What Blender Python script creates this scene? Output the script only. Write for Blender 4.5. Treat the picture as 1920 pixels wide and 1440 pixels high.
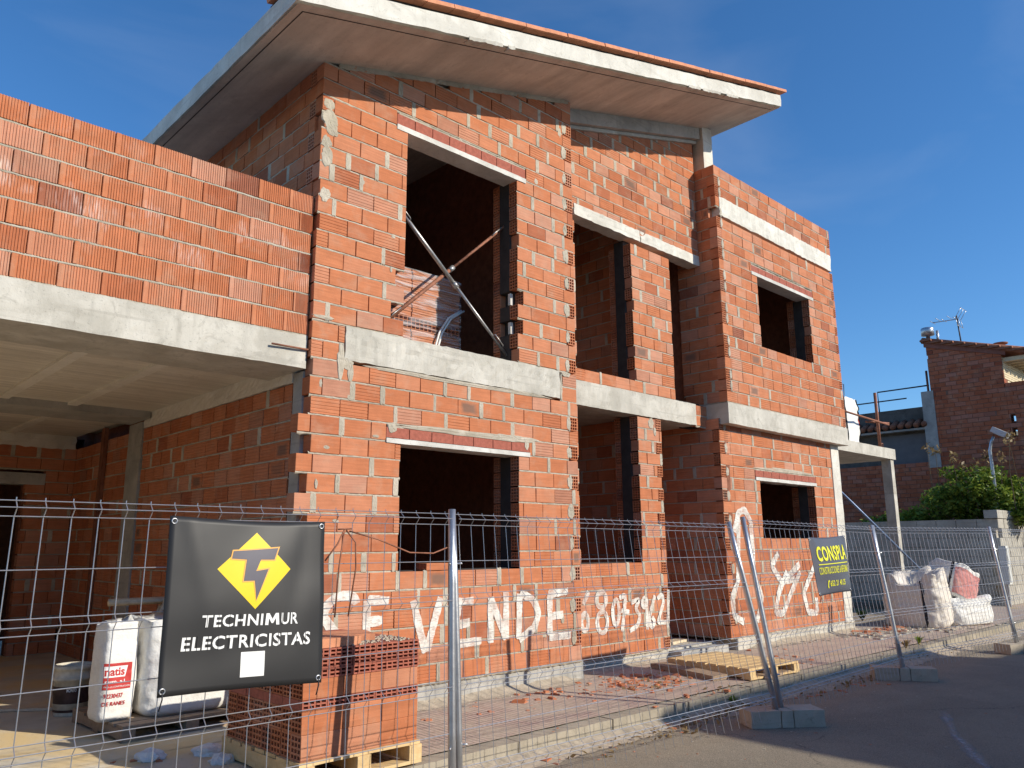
import bpy, bmesh, math, random
from mathutils import Vector, Matrix, noise as mnoise
R = math.radians
rng = random.Random(7)
scene = bpy.context.scene
for o in list(bpy.data.objects): bpy.data.objects.remove(o)
COL = scene.collection

# ------------------------------------------------------------------ camera
YAW, PITCH, ROLL = 0.761928, 0.203193, -0.005801
fwd = Vector((math.sin(YAW)*math.cos(PITCH), math.cos(YAW)*math.cos(PITCH), math.sin(PITCH)))
r0 = Vector((math.cos(YAW), -math.sin(YAW), 0)); u0 = r0.cross(fwd)
rt = math.cos(ROLL)*r0 + math.sin(ROLL)*u0; up = -math.sin(ROLL)*r0 + math.cos(ROLL)*u0
cd = bpy.data.cameras.new('camera'); cam = bpy.data.objects.new('camera', cd); COL.objects.link(cam)
mw = Matrix.Identity(4)
for i in range(3): mw[i][0], mw[i][1], mw[i][2] = rt[i], up[i], -fwd[i]
mw.translation = Vector((-3.00313, -5.41132, 1.15041))
cam.matrix_world = mw
cd.sensor_width = 36; cd.lens = 1484.98/1920*36; cd.clip_start = .05; cd.clip_end = 600
scene.camera = cam

# ------------------------------------------------------------------ light
SUN = Vector((.50, -1, .575)).normalized()          # towards the sun
w = bpy.data.worlds.new('World'); scene.world = w; w.use_nodes = True
nt = w.node_tree; nt.nodes.clear()
wo = nt.nodes.new('ShaderNodeOutputWorld'); bg = nt.nodes.new('ShaderNodeBackground')
sky = nt.nodes.new('ShaderNodeTexSky'); sky.sky_type = 'NISHITA'; sky.sun_disc = False
sky.sun_elevation = math.asin(SUN.z); sky.sun_rotation = math.atan2(SUN.x, SUN.y)
sky.altitude = 100; sky.air_density = 1.0; sky.dust_density = .15; sky.ozone_density = 6.0
bg.inputs[1].default_value = .15
# faint high cirrus over the whole sky
tc = nt.nodes.new('ShaderNodeTexCoord'); mp = nt.nodes.new('ShaderNodeMapping'); mp.inputs['Scale'].default_value = (1.1, 2.6, 5); mp.inputs['Rotation'].default_value = (.2, .35, .6)
nz = nt.nodes.new('ShaderNodeTexNoise'); nz.inputs['Scale'].default_value = 1.6; nz.inputs['Detail'].default_value = 7; nz.inputs['Distortion'].default_value = .6
cr = nt.nodes.new('ShaderNodeMapRange'); cr.inputs[1].default_value = .5; cr.inputs[2].default_value = .85; cr.inputs[3].default_value = 0; cr.inputs[4].default_value = .10
mx = nt.nodes.new('ShaderNodeMix'); mx.data_type = 'RGBA'; mx.inputs['B'].default_value = (4.6, 5.0, 5.6, 1)
L = nt.links.new
L(tc.outputs['Generated'], mp.inputs[0]); L(mp.outputs[0], nz.inputs['Vector']); L(nz.outputs[0], cr.inputs[0])
hs = nt.nodes.new('ShaderNodeHueSaturation'); hs.inputs['Saturation'].default_value = 1.13
L(cr.outputs[0], mx.inputs['Factor']); L(sky.outputs[0], hs.inputs['Color']); L(hs.outputs[0], mx.inputs['A']); L(mx.outputs['Result'], bg.inputs[0]); L(bg.outputs[0], wo.inputs[0])
sd = bpy.data.lights.new('sun', 'SUN'); sd.energy = 4.6; sd.angle = R(.53); sd.color = (1, .92, .78)
so = bpy.data.objects.new('sun', sd); COL.objects.link(so)
so.rotation_euler = (-SUN).to_track_quat('-Z', 'Y').to_euler(); so.location = (4, -12, 14)
vs = scene.view_settings; vs.view_transform = 'Standard'; vs.look = 'None'; vs.exposure = .16; vs.gamma = 1; vs.use_curve_mapping = False
scene.render.engine = 'CYCLES'

# ------------------------------------------------------------------ helpers
def link(name, me, mat=None, parent=None, label=None, cat=None, group=None, kind=None):
    o = bpy.data.objects.new(name, me); COL.objects.link(o)
    if mat is not None and me is not None:
        me.materials.clear(); me.materials.append(mat)
    if parent is not None: o.parent = parent
    if label: o['label'] = label
    if cat: o['category'] = cat
    if group: o['group'] = group
    if kind: o['kind'] = kind
    return o
def empty(name, loc, label, cat, group=None):
    o = link(name, None, None, None, label, cat, group); o.location = loc; o.empty_display_size = .1
    return o
def child(o, parent):          # parent without moving a mesh given in world coordinates
    o.parent = parent; o.matrix_parent_inverse = Matrix.Translation(parent.location).inverted()
    return o

class MB:
    """collects faces; build() links them as one mesh object"""
    def __init__(s): s.v = []; s.f = []; s.r = []
    def quad(s, a, b, c, d, r=0): n = len(s.v); s.v += [a, b, c, d]; s.f.append((n, n+1, n+2, n+3)); s.r.append(r)
    def poly(s, pts, r=0): n = len(s.v); s.v += list(pts); s.f.append(tuple(range(n, n+len(pts)))); s.r.append(r)
    def mesh_in(s, verts, faces, r=0):
        n = len(s.v); s.v += list(verts)
        for f in faces: s.f.append(tuple(n+i for i in f)); s.r.append(r)
    def box(s, x0, x1, y0, y1, z0, z1, r=0):
        n = len(s.v)
        s.v += [(x0,y0,z0),(x1,y0,z0),(x1,y1,z0),(x0,y1,z0),(x0,y0,z1),(x1,y0,z1),(x1,y1,z1),(x0,y1,z1)]
        for f in ((0,3,2,1),(4,5,6,7),(0,1,5,4),(1,2,6,5),(2,3,7,6),(3,0,4,7)): s.f.append(tuple(n+i for i in f)); s.r.append(r)
    def prism(s, poly, axis, a, b, r=0):
        """extrude 2-D polygon along axis 0/1/2 from a to b"""
        def P(p, t):
            q = list(p); q.insert(axis, t); return tuple(q)
        n = len(s.v); k = len(poly)
        s.v += [P(p, a) for p in poly] + [P(p, b) for p in poly]
        s.f.append(tuple(n+i for i in range(k))); s.r.append(r)
        s.f.append(tuple(n+k+i for i in reversed(range(k)))); s.r.append(r)
        for i in range(k):
            j = (i+1) % k; s.f.append((n+i, n+k+i, n+k+j, n+j)); s.r.append(r)
    def tube(s, pts, rad, seg=6, cap=True, r=0):
        pts = [Vector(p) for p in pts]; n0 = len(s.v); m = len(pts)
        rads = rad if isinstance(rad, (list, tuple)) else [rad]*m
        ref = None
        for i, p in enumerate(pts):
            d = (pts[min(i+1, m-1)] - pts[max(i-1, 0)])
            d = d.normalized() if d.length > 1e-9 else Vector((0, 0, 1))
            if ref is None: ref = Vector((0, 0, 1)) if abs(d.z) < .9 else Vector((1, 0, 0))
            a = d.cross(ref).normalized(); b = a.cross(d).normalized(); ref = b if abs(b.dot(d)) < .9 else ref
            for k in range(seg):
                t = 2*math.pi*k/seg; s.v.append(tuple(p + (a*math.cos(t) + b*math.sin(t))*rads[i]))
        for i in range(m-1):
            for k in range(seg):
                k2 = (k+1) % seg; a = n0+i*seg
                s.f.append((a+k, a+k2, a+seg+k2, a+seg+k)); s.r.append(r)
        if cap:
            s.f.append(tuple(n0+k for k in reversed(range(seg)))); s.r.append(r)
            s.f.append(tuple(n0+(m-1)*seg+k for k in range(seg))); s.r.append(r)
    def lathe(s, prof, c, seg=20, r=0):
        n0 = len(s.v); m = len(prof)
        for (ra, z) in prof:
            for k in range(seg):
                t = 2*math.pi*k/seg; s.v.append((c[0]+ra*math.cos(t), c[1]+ra*math.sin(t), c[2]+z))
        for i in range(m-1):
            for k in range(seg):
                k2 = (k+1) % seg; a = n0+i*seg
                s.f.append((a+k, a+k2, a+seg+k2, a+seg+k)); s.r.append(r)
        s.f.append(tuple(n0+k for k in reversed(range(seg)))); s.r.append(r)
        s.f.append(tuple(n0+(m-1)*seg+k for k in range(seg))); s.r.append(r)
    def mesh(s, name, smooth=False):
        me = bpy.data.meshes.new(name); me.from_pydata(s.v, [], s.f); me.update()
        if any(s.r):
            at = me.attributes.new('rnd', 'FLOAT', 'FACE'); at.data.foreach_set('value', [float(q) for q in s.r])
        if smooth: me.polygons.foreach_set('use_smooth', [True]*len(me.polygons))
        return me
    def build(s, name, mat, parent=None, smooth=False, **kw):
        o = link(name, s.mesh(name, smooth), mat, None, **kw)
        if parent is not None: child(o, parent)
        return o

def rough_box(x0, x1, y0, y1, z0, z1, step=.06, amp=.004, seed=0, fn=None, fscale=5.):
    """box whose faces are gridded and displaced by noise, so that its edges are uneven"""
    bm = bmesh.new()
    n = [max(1, int(round((b-a)/step))) for a, b in ((x0,x1),(y0,y1),(z0,z1))]
    lim = 70
    n = [min(lim, k) for k in n]
    lo = (x0,y0,z0); hi = (x1,y1,z1); cache = {}
    def vert(i):
        if i not in cache:
            p = Vector([lo[k]+(hi[k]-lo[k])*i[k]/n[k] for k in range(3)])
            q = p*fscale+Vector((seed*7.3, seed*3.1, seed))
            d = Vector((mnoise.noise(q), mnoise.noise(q+Vector((31,0,0))), mnoise.noise(q+Vector((0,47,0)))))
            q2 = p*fscale*5; d2 = Vector((mnoise.noise(q2), mnoise.noise(q2+Vector((31,0,0))), mnoise.noise(q2+Vector((0,47,0)))))
            p = p + d*amp*.45 + d2*amp*.9
            if fn: p = fn(p)
            cache[i] = bm.verts.new(p)
        return cache[i]
    for ax in range(3):
        a, b = [k for k in range(3) if k != ax]
        for side in (0, n[ax]):
            for i in range(n[a]):
                for j in range(n[b]):
                    ids = []
                    for (di, dj) in ((0,0),(1,0),(1,1),(0,1)):
                        t = [0,0,0]; t[ax] = side; t[a] = i+di; t[b] = j+dj; ids.append(tuple(t))
                    if (side == 0) != (ax == 1): ids.reverse()
                    bm.faces.new([vert(t) for t in ids])
    me = bpy.data.meshes.new('rough'); bm.to_mesh(me); bm.free(); return me

# ------------------------------------------------------------------ materials
class G:
    def __init__(s, name):
        s.m = bpy.data.materials.new(name); s.m.use_nodes = True; s.t = s.m.node_tree; s.t.nodes.clear()
        s.out = s.t.nodes.new('ShaderNodeOutputMaterial'); s.b = s.t.nodes.new('ShaderNodeBsdfPrincipled')
        s.t.links.new(s.b.outputs[0], s.out.inputs[0]); s.b.inputs['Roughness'].default_value = .85
        s.b.inputs['Specular IOR Level'].default_value = .25
        s.pos = s.n('ShaderNodeNewGeometry').outputs['Position']
    def n(s, t, **kw):
        q = s.t.nodes.new(t)
        for k, v in kw.items(): setattr(q, k, v)
        return q
    def set(s, sock, v):
        if isinstance(v, bpy.types.NodeSocket): s.t.links.new(v, sock)
        elif isinstance(v, tuple) and len(v) == 3 and sock.type == 'RGBA': sock.default_value = (*v, 1)
        else: sock.default_value = v
    def noise(s, scale=5, detail=4, rough=.55, vec=None, dist=0, stretch=None):
        v = vec or s.pos
        if stretch:
            m = s.n('ShaderNodeMapping'); s.set(m.inputs[0], v); m.inputs['Scale'].default_value = stretch; v = m.outputs[0]
        q = s.n('ShaderNodeTexNoise'); s.set(q.inputs['Vector'], v)
        q.inputs['Scale'].default_value = scale; q.inputs['Detail'].default_value = detail; q.inputs['Roughness'].default_value = rough; q.inputs['Distortion'].default_value = dist
        return q.outputs[0]
    def ramp(s, f, a, b, lo=0., hi=1.):
        q = s.n('ShaderNodeMapRange'); s.set(q.inputs[0], f); q.inputs[1].default_value = a; q.inputs[2].default_value = b
        q.inputs[3].default_value = lo; q.inputs[4].default_value = hi; return q.outputs[0]
    def cramp(s, f, stops):
        q = s.n('ShaderNodeValToRGB'); s.set(q.inputs[0], f); e = q.color_ramp.elements
        while len(e) < len(stops): e.new(.5)
        for i, (p, c) in enumerate(stops): e[i].position = p; e[i].color = (*c, 1)
        return q.outputs[0]
    def mix(s, f, a, b, mode='MIX'):
        q = s.n('ShaderNodeMix', data_type='RGBA', blend_type=mode); s.set(q.inputs['Factor'], f); s.set(q.inputs['A'], a); s.set(q.inputs['B'], b); return q.outputs['Result']
    def math(s, op, a, b=0.):
        q = s.n('ShaderNodeMath', operation=op); s.set(q.inputs[0], a); s.set(q.inputs[1], b); return q.outputs[0]
    def scale(s, col, f):
        q = s.n('ShaderNodeVectorMath', operation='SCALE'); s.set(q.inputs[0], col); s.set(q.inputs['Scale'], f); return q.outputs[0]
    def bump(s, h, strength=.5, dist=.01):
        q = s.n('ShaderNodeBump'); q.inputs['Strength'].default_value = strength; q.inputs['Distance'].default_value = dist; s.set(q.inputs['Height'], h)
        s.t.links.new(q.outputs[0], s.b.inputs['Normal'])
    def col(s, c): s.set(s.b.inputs['Base Color'], c)
    def p(s, **kw):
        for k, v in kw.items(): s.set(s.b.inputs[k.replace('_', ' ')], v)
        return s.m
    def sepz(s):
        q = s.n('ShaderNodeSeparateXYZ'); s.set(q.inputs[0], s.pos); return q.outputs

BR = [(0, (.36, .135, .08)), (.03, (.46, .155, .075)), (.10, (.56, .20, .09)), (.5, (.60, .225, .105)), (.78, (.62, .26, .14)), (.93, (.62, .31, .20)), (1, (.46, .21, .13))]
def brick_mat(name, src, stripes=(3, 3, 70), eff=0., smudge=0., tone=.90, tint=(1, .97, .97)):
    g = G(name)
    if src == 'obj':
        rnd = g.n('ShaderNodeObjectInfo').outputs['Random']
    elif src == 'attr':
        rnd = g.n('ShaderNodeAttribute', attribute_name='rnd').outputs['Fac']
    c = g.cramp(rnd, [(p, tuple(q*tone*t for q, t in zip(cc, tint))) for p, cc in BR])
    st = g.noise(1, 3, .6, stretch=stripes); c = g.scale(c, g.ramp(st, .3, .7, .86, 1.1))
    big = g.noise(9, 5, .6); c = g.scale(c, g.ramp(big, .3, .75, .88, 1.08))
    dust = g.ramp(g.noise(4.3, 6, .65, dist=.5), .50, .75, 0, .42); c = g.mix(dust, c, (.50, .34, .24))
    pit = g.noise(140, 2, .5); c = g.mix(g.ramp(pit, .66, .74, 0, .35), c, (.2, .09, .06))
    if smudge:
        ge = g.n('ShaderNodeTexCoord').outputs['Generated']
        sp = g.n('ShaderNodeSeparateXYZ'); g.set(sp.inputs[0], ge)
        dx = g.math('ABSOLUTE', g.math('SUBTRACT', sp.outputs[0], .5)); dz = g.math('ABSOLUTE', g.math('SUBTRACT', sp.outputs[2], .5))
        d = g.math('ADD', g.math('MAXIMUM', dx, dz), g.math('MULTIPLY', g.math('SUBTRACT', big, .5), .25))
        r2 = g.math('FRACT', g.math('MULTIPLY', rnd, 37.13))
        f = g.math('MULTIPLY', g.ramp(d, .42, .22, 0, 1), g.ramp(r2, 1-smudge, 1-smudge+.01, 0, .75)); c = g.mix(f, c, (.16, .115, .09))
    if eff:
        z = g.sepz()
        e = g.ramp(g.noise(2.1, 3, .6, dist=.4), .53, .66, 0, 1); e2 = g.ramp(g.noise(1, 3, .6, stretch=(90, 90, 9)), .42, .62, 0, 1)
        e3 = g.math('MULTIPLY', g.ramp(z[2], 3.05, 3.3, 0, 1), g.ramp(z[2], 3.95, 3.75, 0, 1))
        c = g.mix(g.math('MULTIPLY', g.math('MULTIPLY', e, e2), g.math('MULTIPLY', e3, eff)), c, (.82, .72, .66))
    g.col(c); g.bump(g.mix(.5, st, g.noise(60, 4, .6)), .35, .006)
    return g.p(Roughness=.92)

def simple(name, c, rough=.8, var=.15, scale=6, bump=0., metal=0., bs=60, spec=.25):
    g = G(name); f = g.ramp(g.noise(scale, 5, .6), .3, .7, 1-var, 1+var)
    q = g.n('ShaderNodeRGB'); q.outputs[0].default_value = (*c, 1)
    g.col(g.scale(q.outputs[0], f))
    if bump: g.bump(g.noise(bs, 4, .6), bump, .008)
    g.b.inputs['Specular IOR Level'].default_value = spec
    return g.p(Roughness=rough, Metallic=metal)

def concrete_mat(name, a, b, cdark, streak=.4, board=None):
    g = G(name)
    c = g.mix(g.ramp(g.noise(3.2, 6, .62, dist=.6), .38, .62), a, b)
    c = g.mix(g.ramp(g.noise(1.1, 4, .55), .52, .72, 0, .65), c, cdark)
    c = g.mix(g.ramp(g.noise(7.5, 6, .7, dist=1.2), .56, .68, 0, .6), c, cdark)
    c = g.mix(g.ramp(g.noise(70, 3, .6), .62, .72, 0, .5), c, tuple(q*.55 for q in cdark))
    c = g.mix(g.ramp(g.noise(1, 4, .6, stretch=(14, 14, 2)), .55, .78, 0, streak), c, cdark)
    c = g.mix(g.ramp(g.noise(1, 3, .5, stretch=(1.2, 1.2, 26)), .60, .66, 0, .35), c, cdark)
    c = g.mix(g.ramp(g.noise(2.7, 4, .6, dist=.8), .70, .76, 0, .35), c, (.34, .22, .13))
    if board:
        s = g.noise(1, 3, .6, stretch=board); c = g.scale(c, g.ramp(s, .3, .7, .84, 1.1))
    g.col(c); g.bump(g.mix(.4, g.noise(18, 6, .65), g.noise(110, 3, .6)), .6, .006)
    return g.p(Roughness=.93)

M = {}
M['brick'] = brick_mat('brick orange', 'obj', smudge=.028)
M['brick_j'] = brick_mat('brick orange joined', 'attr')
M['brick_rib'] = brick_mat('brick ribbed', 'obj', stripes=(80, 80, 3), eff=.55)
M['brick_rib_j'] = brick_mat('brick ribbed joined', 'attr', stripes=(80, 80, 3), eff=.55)
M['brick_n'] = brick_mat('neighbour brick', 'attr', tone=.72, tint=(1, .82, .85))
M['brick_red'] = simple('lintel brick red', (.36, .115, .078), .9, .2, 30, .3)
M['clay'] = simple('clay tile', (.62, .27, .15), .9, .2, 12, .2)
M['mortar'] = concrete_mat('mortar', (.40, .355, .275), (.55, .49, .395), (.31, .275, .215))
M['concrete'] = concrete_mat('concrete', (.46, .43, .365), (.60, .565, .49), (.34, .315, .265), .5)
M['concrete_w'] = concrete_mat('concrete pale', (.60, .57, .50), (.74, .71, .63), (.46, .43, .37), .45)
M['concrete_g'] = concrete_mat('concrete grey', (.36, .35, .32), (.48, .46, .42), (.26, .25, .23))
M['soffit'] = concrete_mat('soffit concrete', (.56, .50, .43), (.64, .58, .50), (.45, .40, .34), .2, board=(5, .6, 5))
M['ceiling'] = concrete_mat('garage ceiling boards', (.66, .61, .52), (.72, .67, .58), (.55, .50, .42), .1, board=(.5, 22, 1))
M['plaster'] = concrete_mat('plaster', (.70, .66, .58), (.78, .74, .66), (.58, .54, .47), .1)
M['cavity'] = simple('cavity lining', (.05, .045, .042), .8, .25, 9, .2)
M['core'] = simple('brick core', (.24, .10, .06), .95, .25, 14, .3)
M['lintel'] = concrete_mat('lintel white', (.56, .54, .49), (.72, .70, .65), (.42, .40, .35), .3)
M['galv'] = simple('galvanised steel', (.50, .51, .53), .38, .12, 14, .1, .85)
M['wire'] = simple('galvanised wire', (.52, .52, .53), .42, .1, 30, 0, .75)
M['steel'] = simple('prop steel', (.42, .40, .38), .4, .2, 25, .1, .7)
M['rust'] = simple('rusty steel', (.30, .13, .08), .7, .35, 22, .3, .35)
M['rail'] = simple('dark railing', (.09, .08, .08), .6, .3, 20, .1, .4)
M['wood'] = None
def wood_mat(name, a, b):
    g = G(name); s = g.noise(1, 5, .6, stretch=(6, 40, 40)); s2 = g.noise(1, 5, .6, stretch=(40, 6, 40))
    c = g.mix(g.ramp(g.mix(.5, s, s2), .35, .65), a, b); c = g.mix(g.ramp(g.noise(7, 5, .6), .55, .75, 0, .5), c, tuple(q*.55 for q in a))
    g.col(c); g.bump(s, .25, .004); return g.p(Roughness=.85)
M['wood'] = wood_mat('pallet wood', (.62, .42, .20), (.74, .55, .30))
M['wood_old'] = wood_mat('old wood', (.27, .19, .13), (.40, .30, .21))
M['wood_pale'] = wood_mat('pale wood', (.60, .48, .33), (.74, .62, .45))
# ------------------------------------------------------------------ setting materials
def asphalt():
    g = G('asphalt'); n1 = g.noise(260, 3, .7); n2 = g.noise(38, 5, .65); n3 = g.noise(.9, 5, .6, dist=.5)
    c = g.mix(g.ramp(n1, .35, .68), (.155, .13, .095), (.40, .345, .265))
    c = g.mix(g.ramp(n3, .45, .72, 0, .75), c, (.36, .305, .225))
    z = g.sepz(); kd = g.math('ADD', z[1], g.math('MULTIPLY', g.math('SUBTRACT', g.noise(2.2, 5, .65), .5), 1.6))
    c = g.mix(g.ramp(kd, -2.4, -1.3, 0, .8), c, (.38, .325, .245))
    c = g.mix(g.ramp(g.noise(1.7, 6, .7, dist=1.), .64, .70, 0, .55), c, (.34, .29, .20))
    vo = g.n('ShaderNodeTexVoronoi', feature='DISTANCE_TO_EDGE'); vo.inputs['Scale'].default_value = .55; wv = g.n('ShaderNodeVectorMath', operation='ADD'); g.set(wv.inputs[0], g.pos); nn = g.n('ShaderNodeTexNoise'); nn.inputs['Scale'].default_value = 2.5; nn.inputs['Detail'].default_value = 6; g.set(nn.inputs['Vector'], g.pos); sc = g.n('ShaderNodeVectorMath', operation='SCALE'); g.set(sc.inputs[0], nn.outputs['Color']); sc.inputs['Scale'].default_value = .7; g.set(wv.inputs[1], sc.outputs[0]); g.set(vo.inputs['Vector'], wv.outputs[0])
    c = g.mix(g.math('MULTIPLY', g.ramp(vo.outputs['Distance'], .006, .001, 0, .75), g.ramp(g.noise(.5, 3, .5), .5, .6)), c, (.03, .028, .026))
    st = g.n('ShaderNodeTexVoronoi'); st.inputs['Scale'].default_value = 120; g.set(st.inputs['Vector'], g.pos); c = g.scale(c, g.ramp(st.outputs['Distance'], .1, .7, 1.25, .8))
    g.col(c); g.bump(g.mix(.5, n1, n2), .9, .012); return g.p(Roughness=.93)
def paving():
    g = G('ribbed paving tiles'); z = g.sepz()
    fx = g.math('FRACT', g.math('MULTIPLY', z[0], 1/.046)); groove = g.ramp(g.math('ABSOLUTE', g.math('SUBTRACT', fx, .5)), .27, .38)
    ty = g.math('FRACT', g.math('MULTIPLY', z[1], 1/.23)); groove = g.math('MAXIMUM', groove, g.ramp(g.math('ABSOLUTE', g.math('SUBTRACT', ty, .5)), .475, .49))
    dust = g.ramp(g.noise(2.4, 6, .68, dist=.6), .36, .62, .15, 1)
    near = g.ramp(g.math('ADD', z[1], g.math('MULTIPLY', g.noise(3, 4, .6), .5)), -.35, .12, 0, .8)
    dust = g.math('MAXIMUM', dust, near)
    base = g.mix(g.ramp(g.noise(11, 4, .6), .35, .7), (.44, .30, .26), (.58, .43, .38))
    c = g.mix(groove, base, (.17, .125, .11)); c = g.mix(g.math('MULTIPLY', dust, .85), c, g.mix(g.ramp(g.noise(30, 4, .7), .3, .7), (.38, .31, .23), (.56, .48, .38)))
    c = g.mix(g.ramp(g.noise(1.3, 4, .6), .66, .74, 0, .7), c, (.55, .39, .16))
    g.col(c); h = g.mix(dust, g.math('SUBTRACT', 1., groove), g.noise(45, 5, .7)); g.bump(h, .55, .006); return g.p(Roughness=.95)
def slabfloor():
    g = G('dusty concrete floor'); c = g.mix(g.ramp(g.noise(1.8, 6, .65, dist=.7), .4, .64), (.60, .53, .41), (.74, .66, .52))
    c = g.mix(g.ramp(g.noise(.9, 5, .6, dist=1), .46, .62, 0, .9), c, (.76, .56, .28)); c = g.mix(g.ramp(g.noise(55, 4, .7), .6, .75, 0, .5), c, (.28, .25, .2))
    g.col(c); g.bump(g.noise(26, 6, .7), .5, .01); return g.p(Roughness=.95)
M['asphalt'] = asphalt(); M['paving'] = paving(); M['floor'] = slabfloor()
M['dirt'] = simple('dry ground', (.30, .24, .17), .95, .3, 2, .6, 0, 20)
M['kerb'] = concrete_mat('kerb concrete', (.33, .29, .225), (.42, .37, .29), (.25, .22, .165))
M['block'] = concrete_mat('block concrete', (.40, .37, .31), (.50, .47, .40), (.30, .27, .23), .5)

ROAD, PAVE = -.26, -.11
# ------------------------------------------------------------------ ground, road, pavement
def sheet(name, x0, x1, y0, y1, zf, mat, nx=1, ny=1, kind='structure'):
    m = MB(); vs_ = []
    for j in range(ny+1):
        for i in range(nx+1):
            x = x0+(x1-x0)*i/nx; y = y0+(y1-y0)*j/ny; vs_.append((x, y, zf(x, y)))
    fs = [(j*(nx+1)+i, j*(nx+1)+i+1, (j+1)*(nx+1)+i+1, (j+1)*(nx+1)+i) for j in range(ny) for i in range(nx)]
    m.mesh_in(vs_, fs); return m.build(name, mat, kind=kind)
sheet('ground', -200, 260, -200, 260, lambda x, y: -.31, M['dirt'])
sheet('road', -120, 160, -8.6, -1.12, lambda x, y: ROAD, M['asphalt'])
pave_z = lambda x, y: PAVE - .025*min(1, max(0, -y/1.15))
pave = sheet('pavement', -40, 60, -1.14, .45, pave_z, M['paving'], 4, 8)
sheet('opposite_pavement', -120, 160, -10.6, -8.55, lambda x, y: -.13, M['paving'])
sheet('garage_floor', -5.0, .0, .02, 6.2, lambda x, y: -.104, M['floor'])
sheet('driveway_apron', -5.0, -.42, -1.1, .03, lambda x, y: pave_z(x, y)+.004, M['floor'], 2, 6)
x = -9.0; kerb_me = [rough_box(0, 1, 0, .14, 0, .125, .07, .004, s) for s in range(4)]
for k in range(4): kerb_me[k].materials.append(M['kerb'])
for k in range(30):
    o = link('kerbstone', kerb_me[k % 4], None, pave); o.location = (x, -1.275+rng.uniform(-.006, .006), ROAD-.005+rng.uniform(-.004, .004)); o.scale = (.985, 1, 1); x += 1.0
o = MB(); o.box(-60, -9.02, -1.27, -1.14, ROAD-.02, -.137); o.box(21.02, 90, -1.27, -1.14, ROAD-.02, -.137); o.build('kerb', M['kerb'], kind='structure')

# ------------------------------------------------------------------ brick meshes (shared)
BL, BH, BD = .25, .137, .115
def brick_mesh(name, seed, rib=None, holes=None, L=BL, H=BH, D=BD, mat=None):
    r = random.Random(seed); m = MB(); b = .003
    j = lambda a=.0016: r.uniform(-a, a)
    if rib == 'h':                                  # shallow horizontal grooves
        prof = [(b, 0), (0, b)]; n = 5
        for i in range(n):
            zc = H*(i+.5)/n; prof += [(0, zc-.0055), (.0032, zc-.003), (.0032, zc+.003), (0, zc+.0055)]
        prof += [(0, H-b), (b, H)]
        pts = [[(xx, y, z) for (y, z) in prof] for xx in (0, L)]
        k = len(prof); V = pts[0]+pts[1]
        m.mesh_in(V, [(i, k+i, k+i+1, i+1) for i in range(k-1)])
        m.quad((0,b,H),(L,b,H),(L,D,H),(0,D,H)); m.quad((0,D,0),(L,D,0),(L,b,0),(0,b,0))
        m.quad((L,b,0),(L,D,0),(L,D,H),(L,b,H)); m.quad((0,D,0),(0,b,0),(0,b,H),(0,D,H)); m.quad((L,D,0),(0,D,0),(0,D,H),(L,D,H))
    elif rib == 'v':                                # vertical ribs, smooth margin on one side
        prof = [(0, b), (b, 0), (.028, 0)]; n = 13; w0 = (L-.034)/n
        for i in range(n):
            xc = .030+w0*(i+.5); prof += [(xc-w0*.5, 0), (xc-w0*.3, .005), (xc, .005), (xc+w0*.2, 0)]
        prof += [(L-b, 0), (L, b)]
        k = len(prof); V = [(xx, y, 0) for xx, y in prof]+[(xx, y, H) for xx, y in prof]
        m.mesh_in(V, [(i, i+1, k+i+1, k+i) for i in range(k-1)])
        m.poly([(xx, y, H) for xx, y in prof]+[(L, D, H), (0, D, H)]); m.poly(list(reversed([(xx, y, 0) for xx, y in prof]))+[(0, D, 0), (L, D, 0)])
        m.quad((L,b,0),(L,D,0),(L,D,H),(L,b,H)); m.quad((0,D,0),(0,b,0),(0,b,H),(0,D,H)); m.quad((L,D,0),(0,D,0),(0,D,H),(L,D,H))
    else:
        F = [(b+j(), j(.001), b+j()), (L-b+j(), j(.001), b+j()), (L-b+j(), j(.001), H-b+j()), (b+j(), j(.001), H-b+j())]
        E = [(j(), b, j()), (L+j(), b, j()), (L+j(), b, H+j()), (j(), b, H+j())]; K = [(0, D, 0), (L, D, 0), (L, D, H), (0, D, H)]
        V = F+E+K; f = [(0, 1, 2, 3)]+[(4+i, 4+(i+1) % 4, (i+1) % 4, i) for i in range(4)]
        f += [(8+i, 8+(i+1) % 4, 4+(i+1) % 4, 4+i) for i in range(4) if not (i == 3 and holes == 'left')]+[(11, 10, 9, 8)]
        m.mesh_in(V, f)
    if holes == 'left': hole_grid(m, lambda a, c, d: (d, D-a, c), D, H, 3, 4)
    me = m.mesh(name); me.materials.append(mat or M['brick']); return me
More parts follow.
